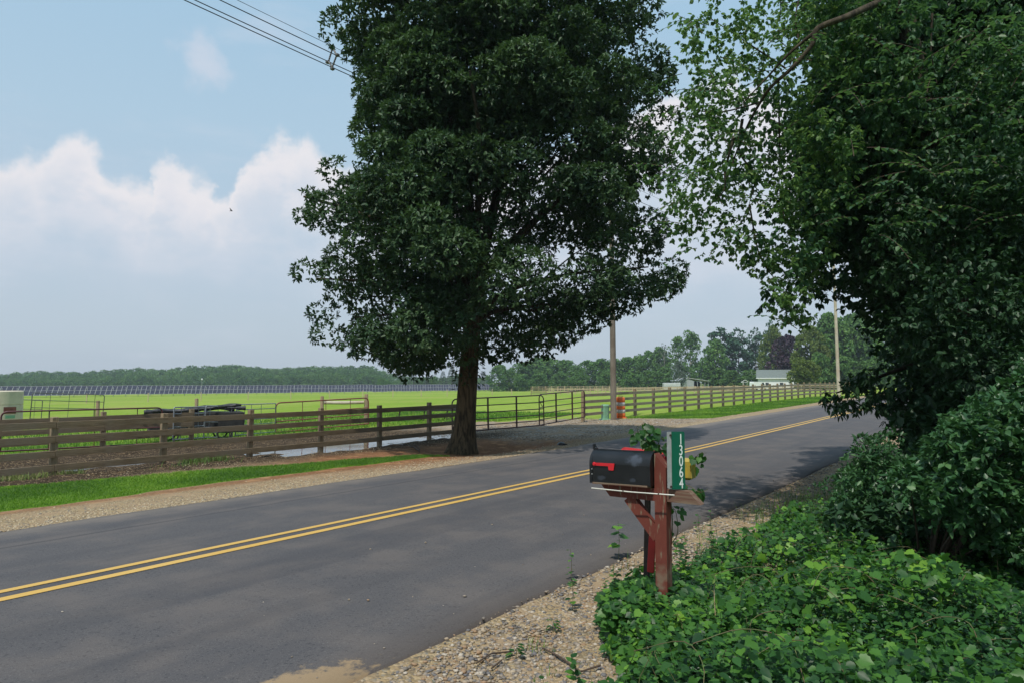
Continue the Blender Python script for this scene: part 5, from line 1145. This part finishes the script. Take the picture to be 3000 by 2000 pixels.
stick('long thin stick lying on the near gravel', [(1395, 1950, 0), (1440, 1925, .01), (1500, 1915, 0)]); stick('crooked dark stick at the bottom of the gravel', [(1590, 1905, 0), (1640, 1935, .01), (1700, 1975, 0), (1760, 1965, .02)], .007); stick('short stick beside the crooked one', [(1440, 1965, 0), (1470, 1945, .01)], .006)
stick('forked fallen branch on the bare soil left of the trunk', [(1195, 1308, 0), (1212, 1314, .05), (1228, 1322, 0)], .02); stick('thin branch crossing the forked one on the soil', [(1210, 1302, 0), (1222, 1312, .06), (1230, 1318, 0)], .014)

# ------------------------------------------------------------------ mailboxes
PB = np.array([1.112, 5.09]); AX = np.array([-.807, .59]); AX /= np.linalg.norm(AX); BX = np.array([.59, .807]); BX /= np.linalg.norm(BX)
angA = math.atan2(AX[1], AX[0])      # local x points to the road, local y = away along... (x cross)
root = empty('mailbox_post', (PB[0], PB[1], 0), angA, 'peeling red wooden post with crossarm holding the mailboxes', 'mailbox post')
# local frame: +x to road; camera side is +y? local y = rotate x by 90deg = (-.59,-.807) -> towards the viewer
pw = .09
m = MB(); vs = [(-pw/2, -pw/2, -.25), (pw/2, -pw/2, -.25), (pw/2, pw/2, -.25), (-pw/2, pw/2, -.25), (-pw/2, -pw/2, 1.275), (pw/2, -pw/2, 1.375), (pw/2, pw/2, 1.375), (-pw/2, pw/2, 1.275)]
m.add(vs, [(3, 2, 1, 0), (4, 5, 6, 7), (0, 1, 5, 4), (1, 2, 6, 5), (2, 3, 7, 6), (3, 0, 4, 7)]); m.build('upright', M['painted'], root)
zb = 1.072; hh = .046
Mxz = lambda y0: Matrix.Translation((0, y0, 0)) @ Matrix(((1, 0, 0, 0), (0, 0, -1, 0), (0, 1, 0, 0), (0, 0, 0, 1)))
# crossarm sits just behind the upright's camera face, in two visible lengths
MB().prism([(.044, zb-hh), (.42, zb-hh), (.50, zb+hh), (.044, zb+hh)], .075, Mxz(.036)).build('crossarm', M['painted'], root)
MB().prism([(-.30, zb-hh+.005), (-.047, zb-hh+.005), (-.047, zb+hh), (-.21, zb+hh)], .075, Mxz(.036)).build('crossarm_tail', M['worn'], root)
MB().beam((.035, 0, .76), (.27, 0, 1.03), .085, .055, up=(0, 1, 0)).build('brace', M['painted'], root)
MB().box((.30, 0, zb+hh+.012), (.46, .14, .018)).build('mounting_board', M['worn'], root)
# black mailbox
def arch(w_, h, r_, n=14): 
    pts = [(-w_/2, 0)]; hs = h-w_/2*r_
    for k in range(n+1):
        a_ = pi-pi*k/n; pts.append((w_/2*cos(a_), hs+w_/2*r_*sin(a_)))
    return pts+[(w_/2, 0)]
def MY(x0): return Matrix.Translation((x0, 0, 0)) @ Matrix(((0, 0, 1, 0), (1, 0, 0, 0), (0, 1, 0, 0), (0, 0, 0, 1)))   # profile (y,z) extruded along x
def smooth_prism(m, prof, L, Mx, cap=True):
    n = len(prof); vs = [tuple(Mx @ Vector((a, b, 0))) for a, b in prof]+[tuple(Mx @ Vector((a, b, L))) for a, b in prof]
    m.add(vs, [(i, (i+1) % n, n+(i+1) % n, n+i) for i in range(1, n-2)], True); m.add(vs, [(n-1, 0, n, 2*n-1), (0, 1, n+1, n), (n-2, n-1, 2*n-1, 2*n-2)])
    if cap: m.add(vs[:n], [tuple(range(n-1, -1, -1))]); m.add(vs[n:], [tuple(range(n))])
BW, BH, BL = .205, .245, .50
bx = empty('mailbox', (*(PB+AX*.055), zb+hh+.024), angA, 'black arched mailbox with its red flag lowered', 'mailbox')
bx.rotation_euler = (0, .02, angA)
m = MB(); smooth_prism(m, arch(BW, BH, 1.0), BL, MY(.0)); m.build('body', M['mb_black'], bx)
m = MB(); smooth_prism(m, [(a*1.045, b*1.015-.006) for a, b in arch(BW, BH, 1.0)], .022, MY(.478)); m.build('door', M['mb_black'], bx)
m = MB(); smooth_prism(m, [(a*1.03, b*1.01-.003) for a, b in arch(BW, BH, 1.0)], .014, MY(-.006)); m.build('rear_rim', M['mb_black'], bx)
MB().prism([(.488, .235), (.510, .235), (.520, .275), (.512, .282), (.500, .258), (.488, .250)], .035, Mxz(.0175)).build('door_tab', M['mb_black'], bx)
MB().box((BL/2, 0, -.006), (BL-.04, BW+.004, .014)).build('base_plate', M['worn'], bx)
# camera-facing side of the box is local +y
fl = MB(); fy = BW/2+.004
fl.prism([(.455, .150), (.455, .128), (.335, .128), (.330, .098), (.290, .098), (.280, .148), (.285, .150)], .006, Mxz(fy+.006)); fl.build('flag', M['flag_red'], bx)
o = MB().lathe([(.013, 0), (.016, .004), (.010, .012)], n=14).build('flag_pivot', M['flag_red'], bx); o.location = (.455, fy, .139); o.rotation_euler = (-pi/2, 0, 0)
for z in (.10, .062):
    o = MB().lathe([(.005, 0), (.004, .004)], n=8).build('rivet', M['alu'], bx); o.location = (.478, fy, z); o.rotation_euler = (-pi/2, 0, 0)
# scuffs: smoky pale marks in the paint
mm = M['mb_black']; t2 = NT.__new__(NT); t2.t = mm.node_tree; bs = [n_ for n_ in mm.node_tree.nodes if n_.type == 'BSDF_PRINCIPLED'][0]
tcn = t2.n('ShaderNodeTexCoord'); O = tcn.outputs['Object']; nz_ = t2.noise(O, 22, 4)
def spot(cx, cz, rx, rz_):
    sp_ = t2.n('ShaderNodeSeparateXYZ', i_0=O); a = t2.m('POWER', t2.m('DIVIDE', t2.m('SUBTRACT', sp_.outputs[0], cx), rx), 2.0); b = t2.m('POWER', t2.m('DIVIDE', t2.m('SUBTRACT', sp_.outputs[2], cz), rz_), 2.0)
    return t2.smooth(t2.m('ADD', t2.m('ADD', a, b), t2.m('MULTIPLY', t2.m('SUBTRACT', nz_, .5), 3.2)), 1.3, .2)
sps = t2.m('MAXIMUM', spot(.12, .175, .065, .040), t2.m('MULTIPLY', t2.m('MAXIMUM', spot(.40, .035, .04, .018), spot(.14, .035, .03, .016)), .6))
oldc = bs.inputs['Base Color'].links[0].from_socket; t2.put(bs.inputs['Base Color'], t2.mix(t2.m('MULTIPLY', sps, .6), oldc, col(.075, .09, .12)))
# white rod tied along the crossarm
ra = at(1733, 1428, 5.28); rb = at(1976, 1449, 4.90)
rod = empty('marker_rod', ra, 0, 'thin white rod tied across the front of the mailbox post', 'rod'); MB().tube([(0, 0, 0), (rb-ra)*.5+np.array([0, 0, -.004]), rb-ra], .0045, 8).build('shaft', M['white_rod'], rod)
for k in (.40, .82): q = (rb-ra)*k; MB().tube([q-(rb-ra)*.006, q+(rb-ra)*.006], .0075, 8).build('tie', M['stake'], rod)
# red mailbox behind on its own stake
rl = at(1826, 1318, 5.62); tb2 = BX*.42
r2 = empty('mailbox', (*(PB+BX*.34+AX*.03), 1.125), angA, 'red arched mailbox behind the black one, tilting slightly', 'mailbox'); r2.rotation_euler = (0, -.05, angA)
m = MB(); smooth_prism(m, arch(.17, .22, .55), .42, MY(.02)); m.build('body', M['mb_red'], r2)
m = MB(); smooth_prism(m, [(a*1.06, b*1.02-.004) for a, b in arch(.17, .22, .55)], .02, MY(.44)); m.build('door', M['mb_red'], r2)
st = at(1888, 1440, 5.65); o = MB().box((0, 0, .50), (.045, .03, 1.25), bevel=.004).build('steel_stake', M['stake']); o.location = (st[0], st[1], 0); o.rotation_euler = (0, -.03, angA); tag(o, 'dark steel stake standing behind the red post brace', 'stake')
st = at(1910, 1600, 5.45); o = MB().box((0, 0, .0), (.055, .02, .40), bevel=.003); o = o.build('red_slat', M['mb_red']); o.location = (st[0], st[1], st[2]-.0); o.rotation_euler = (0, -.07, angA+.1); tag(o, 'upright red slat low behind the mailbox post', 'slat')
# yellow newspaper tube
yp = at(2012, 1372, 5.45); yt = empty('newspaper_tube', yp, angA, 'weathered yellow newspaper box peeking out behind the number sign', 'newspaper box')
m = MB(); m.box((.10, 0, 0), (.30, .11, .165), bevel=.02); m.build('tube', M['yellow'], yt); MB().box((-.052, 0, 0), (.012, .09, .14), bevel=.005).build('end_cap', M['yellow'], yt)
# number sign
sg0 = at(1969, 1263, 4.98); sg1 = at(2007, 1263, 5.0); sb = at(1969, 1432, 4.98)
Ls = float(np.linalg.norm(sg1-sg0)); Hs = float(sg0[2]-sb[2]); angS = math.atan2(sg1[1]-sg0[1], sg1[0]-sg0[0])
sg = empty('number_sign', sb, angS, 'tall green sign with white house number 13064', 'house number sign')
cr = [(0, 0), (Ls-.006, 0), (Ls, .006), (Ls, Hs-.014), (Ls-.004, Hs-.004), (Ls-.014, Hs), (0, Hs)]
MB().prism(cr, .003, Mxz(.0)).build('plate', M['sign_green'], sg)
gw = .034; MB().prism([(0, 0), (-gw, .01), (-gw, Hs-.002), (0, Hs)], .003, Mxz(.004)).build('side_flange', M['alu'], sg)
for z in (.02, Hs-.025):
    o = MB().lathe([(.009, 0), (.007, .006)], n=10).build('bolt', M['stake'], sg); o.location = (-.008, -.003, z); o.rotation_euler = (pi/2, 0, 0)
for i, ch_ in enumerate('13064'):
    fc = bpy.data.curves.new('digit', 'FONT'); fc.body = ch_; fc.align_x = 'CENTER'; fc.align_y = 'BOTTOM_BASELINE'; fc.size = .106; fc.offset = .0012; fc.extrude = .0006
    tmp = bpy.data.objects.new('tmp_digit', fc); C.objects.link(tmp); bpy.context.view_layer.update()
    me = bpy.data.meshes.new_from_object(tmp.evaluated_get(bpy.context.evaluated_depsgraph_get())); bpy.data.objects.remove(tmp); me.name = 'digit'; me.materials.clear(); me.materials.append(M['sign_white'])
    o = link('digit', me, sg); o.location = (Ls*.70, -.0045, Hs-.090-i*(Hs-.018)/5); o.rotation_euler = (pi/2, 0, 0); o.scale = (.62, 1, 1)
# climbing vine round the post
def climber():
    root = empty('climbing_vine', (PB[0], PB[1], 0), 0, 'green vine climbing the mailbox post and sprouting above it', 'vine'); O3 = np.array(root.location)
    st = MB(); pos = []; ax = []; sz = []
    stems = [([(1962, 1660, 5.2), (1970, 1540, 5.22), (1966, 1460, 5.25), (1968, 1360, 5.35), (1940, 1320, 5.35), (1900, 1270, 5.3), (1880, 1240, 5.3)], [(.55, 1.0, 20, .085)]),
             ([(1966, 1440, 5.3), (2010, 1420, 5.3), (2050, 1440, 5.2), (2075, 1430, 5.15)], [(.3, 1, 12, .075)]),
             ([(1990, 1400, 5.5), (2030, 1370, 5.45), (2045, 1330, 5.4), (2070, 1325, 5.35)], [(.2, 1, 11, .075)]),
             ([(1960, 1600, 5.2), (1985, 1560, 5.2), (1980, 1500, 5.2), (1965, 1480, 5.2)], [(0, 1, 12, .06)]),
             ([(1905, 1300, 5.3), (1880, 1280, 5.25), (1868, 1255, 5.2), (1888, 1235, 5.2)], [(.1, 1, 10, .08)]),
             ([(1925, 1310, 5.3), (1935, 1285, 5.3), (1950, 1285, 5.3)], [(.3, 1, 5, .055)]),
             ([(1895, 1300, 5.35), (1905, 1262, 5.3), (1898, 1235, 5.3)], [(.1, 1, 8, .075)])]
    for pts, lv in stems:
        q = bez([at(*a_)-O3 for a_ in pts], 6); st.tube(q, np.linspace(.004, .0015, len(q)), 5)
        for a0_, a1_, n_, ls in lv:
            for k in range(n_):
                b = q[int((a0_+(a1_-a0_)*random.random())*(len(q)-1))]; d_ = np.array([random.uniform(-1, 1), random.uniform(-1, .6), random.uniform(-.7, .3)]); pos.append(b+.05*d_); ax.append(d_+np.array([0, 0, -.5])); sz.append(ls*random.uniform(.5, 1.0))
    st.build('stem', M['stem'], root); n_ = len(pos)
    link('leaves', leaf_mesh('leaves', T_LOBE, np.array(pos), np.array(ax), np.array([0, -.8, .6])+.35*rdir(n_), np.array(sz), M['leaf_vine'], RNG.random(n_)*.7), root)
climber()
# leaves heaped round the post foot
def foot():
    n = 1500; th = RNG.random(n)*2*pi; r = .10+.36*RNG.random(n)**.7; x = PB[0]+r*np.cos(th); y = PB[1]+.1+r*np.sin(th); z = .05+(.42-.38*r)*RNG.random(n)**.6
    k = sp(x, y)[1] < 2.6+.1*RNG.random(n); pos = np.stack([x, y, z], 1)[k]; q = len(pos)
    o = link('post_foot_creepers', leaf_mesh('post_foot_creepers', T_LOBE, pos, rdir(q)*np.array([1, 1, .3])+np.array([0, -.4, -.3]), np.array([0, -.4, 1.])+.35*rdir(q), .035+.05*RNG.random(q), M['leaf_vine'], RNG.random(q)*.85)); tag(o, 'creepers heaped round the foot of the mailbox post', 'ground creeper', kind='stuff')
foot()
# distant bird
q = at(677, 619, 60); br = MB(); br.tube([(-.25, 0, 0), (-.1, 0, .03), (.12, 0, .03), (.24, 0, 0)], [.01, .06, .07, .02], 8); br.add([(0, 0, .04), (.1, 0, .05), (.05, -.1, .25), (-.12, -.35, .42), (-.1, -.1, .2)], [(0, 1, 2, 4), (4, 2, 3)]); br.add([(0, 0, .04), (.1, 0, .05), (.05, .1, .25), (-.12, .35, .30), (-.1, .1, .18)], [(4, 2, 1, 0), (3, 2, 4)])
o = br.build('bird', M['bird']); o.location = q.tolist(); o.scale = (.6, .6, .6); tag(o, 'small dark bird flying below the clouds', 'bird')

# ------------------------------------------------------------------ haze (real air between the camera and the far wood)
def haze():
    m, t, out = new_mat('haze_air'); pv = t.n('ShaderNodeVolumePrincipled'); pv.inputs['Density'].default_value = HAZE_D; pv.inputs['Color'].default_value = (.80, .88, 1.0, 1); pv.inputs['Anisotropy'].default_value = .2
    t.put(out.inputs['Volume'], pv.outputs[0])
    o = MB().box((0, 350, 13.5), (1100, 900, 34)).build('haze', m); tag(o, kind='stuff')
HAZE_D = .00032
haze()
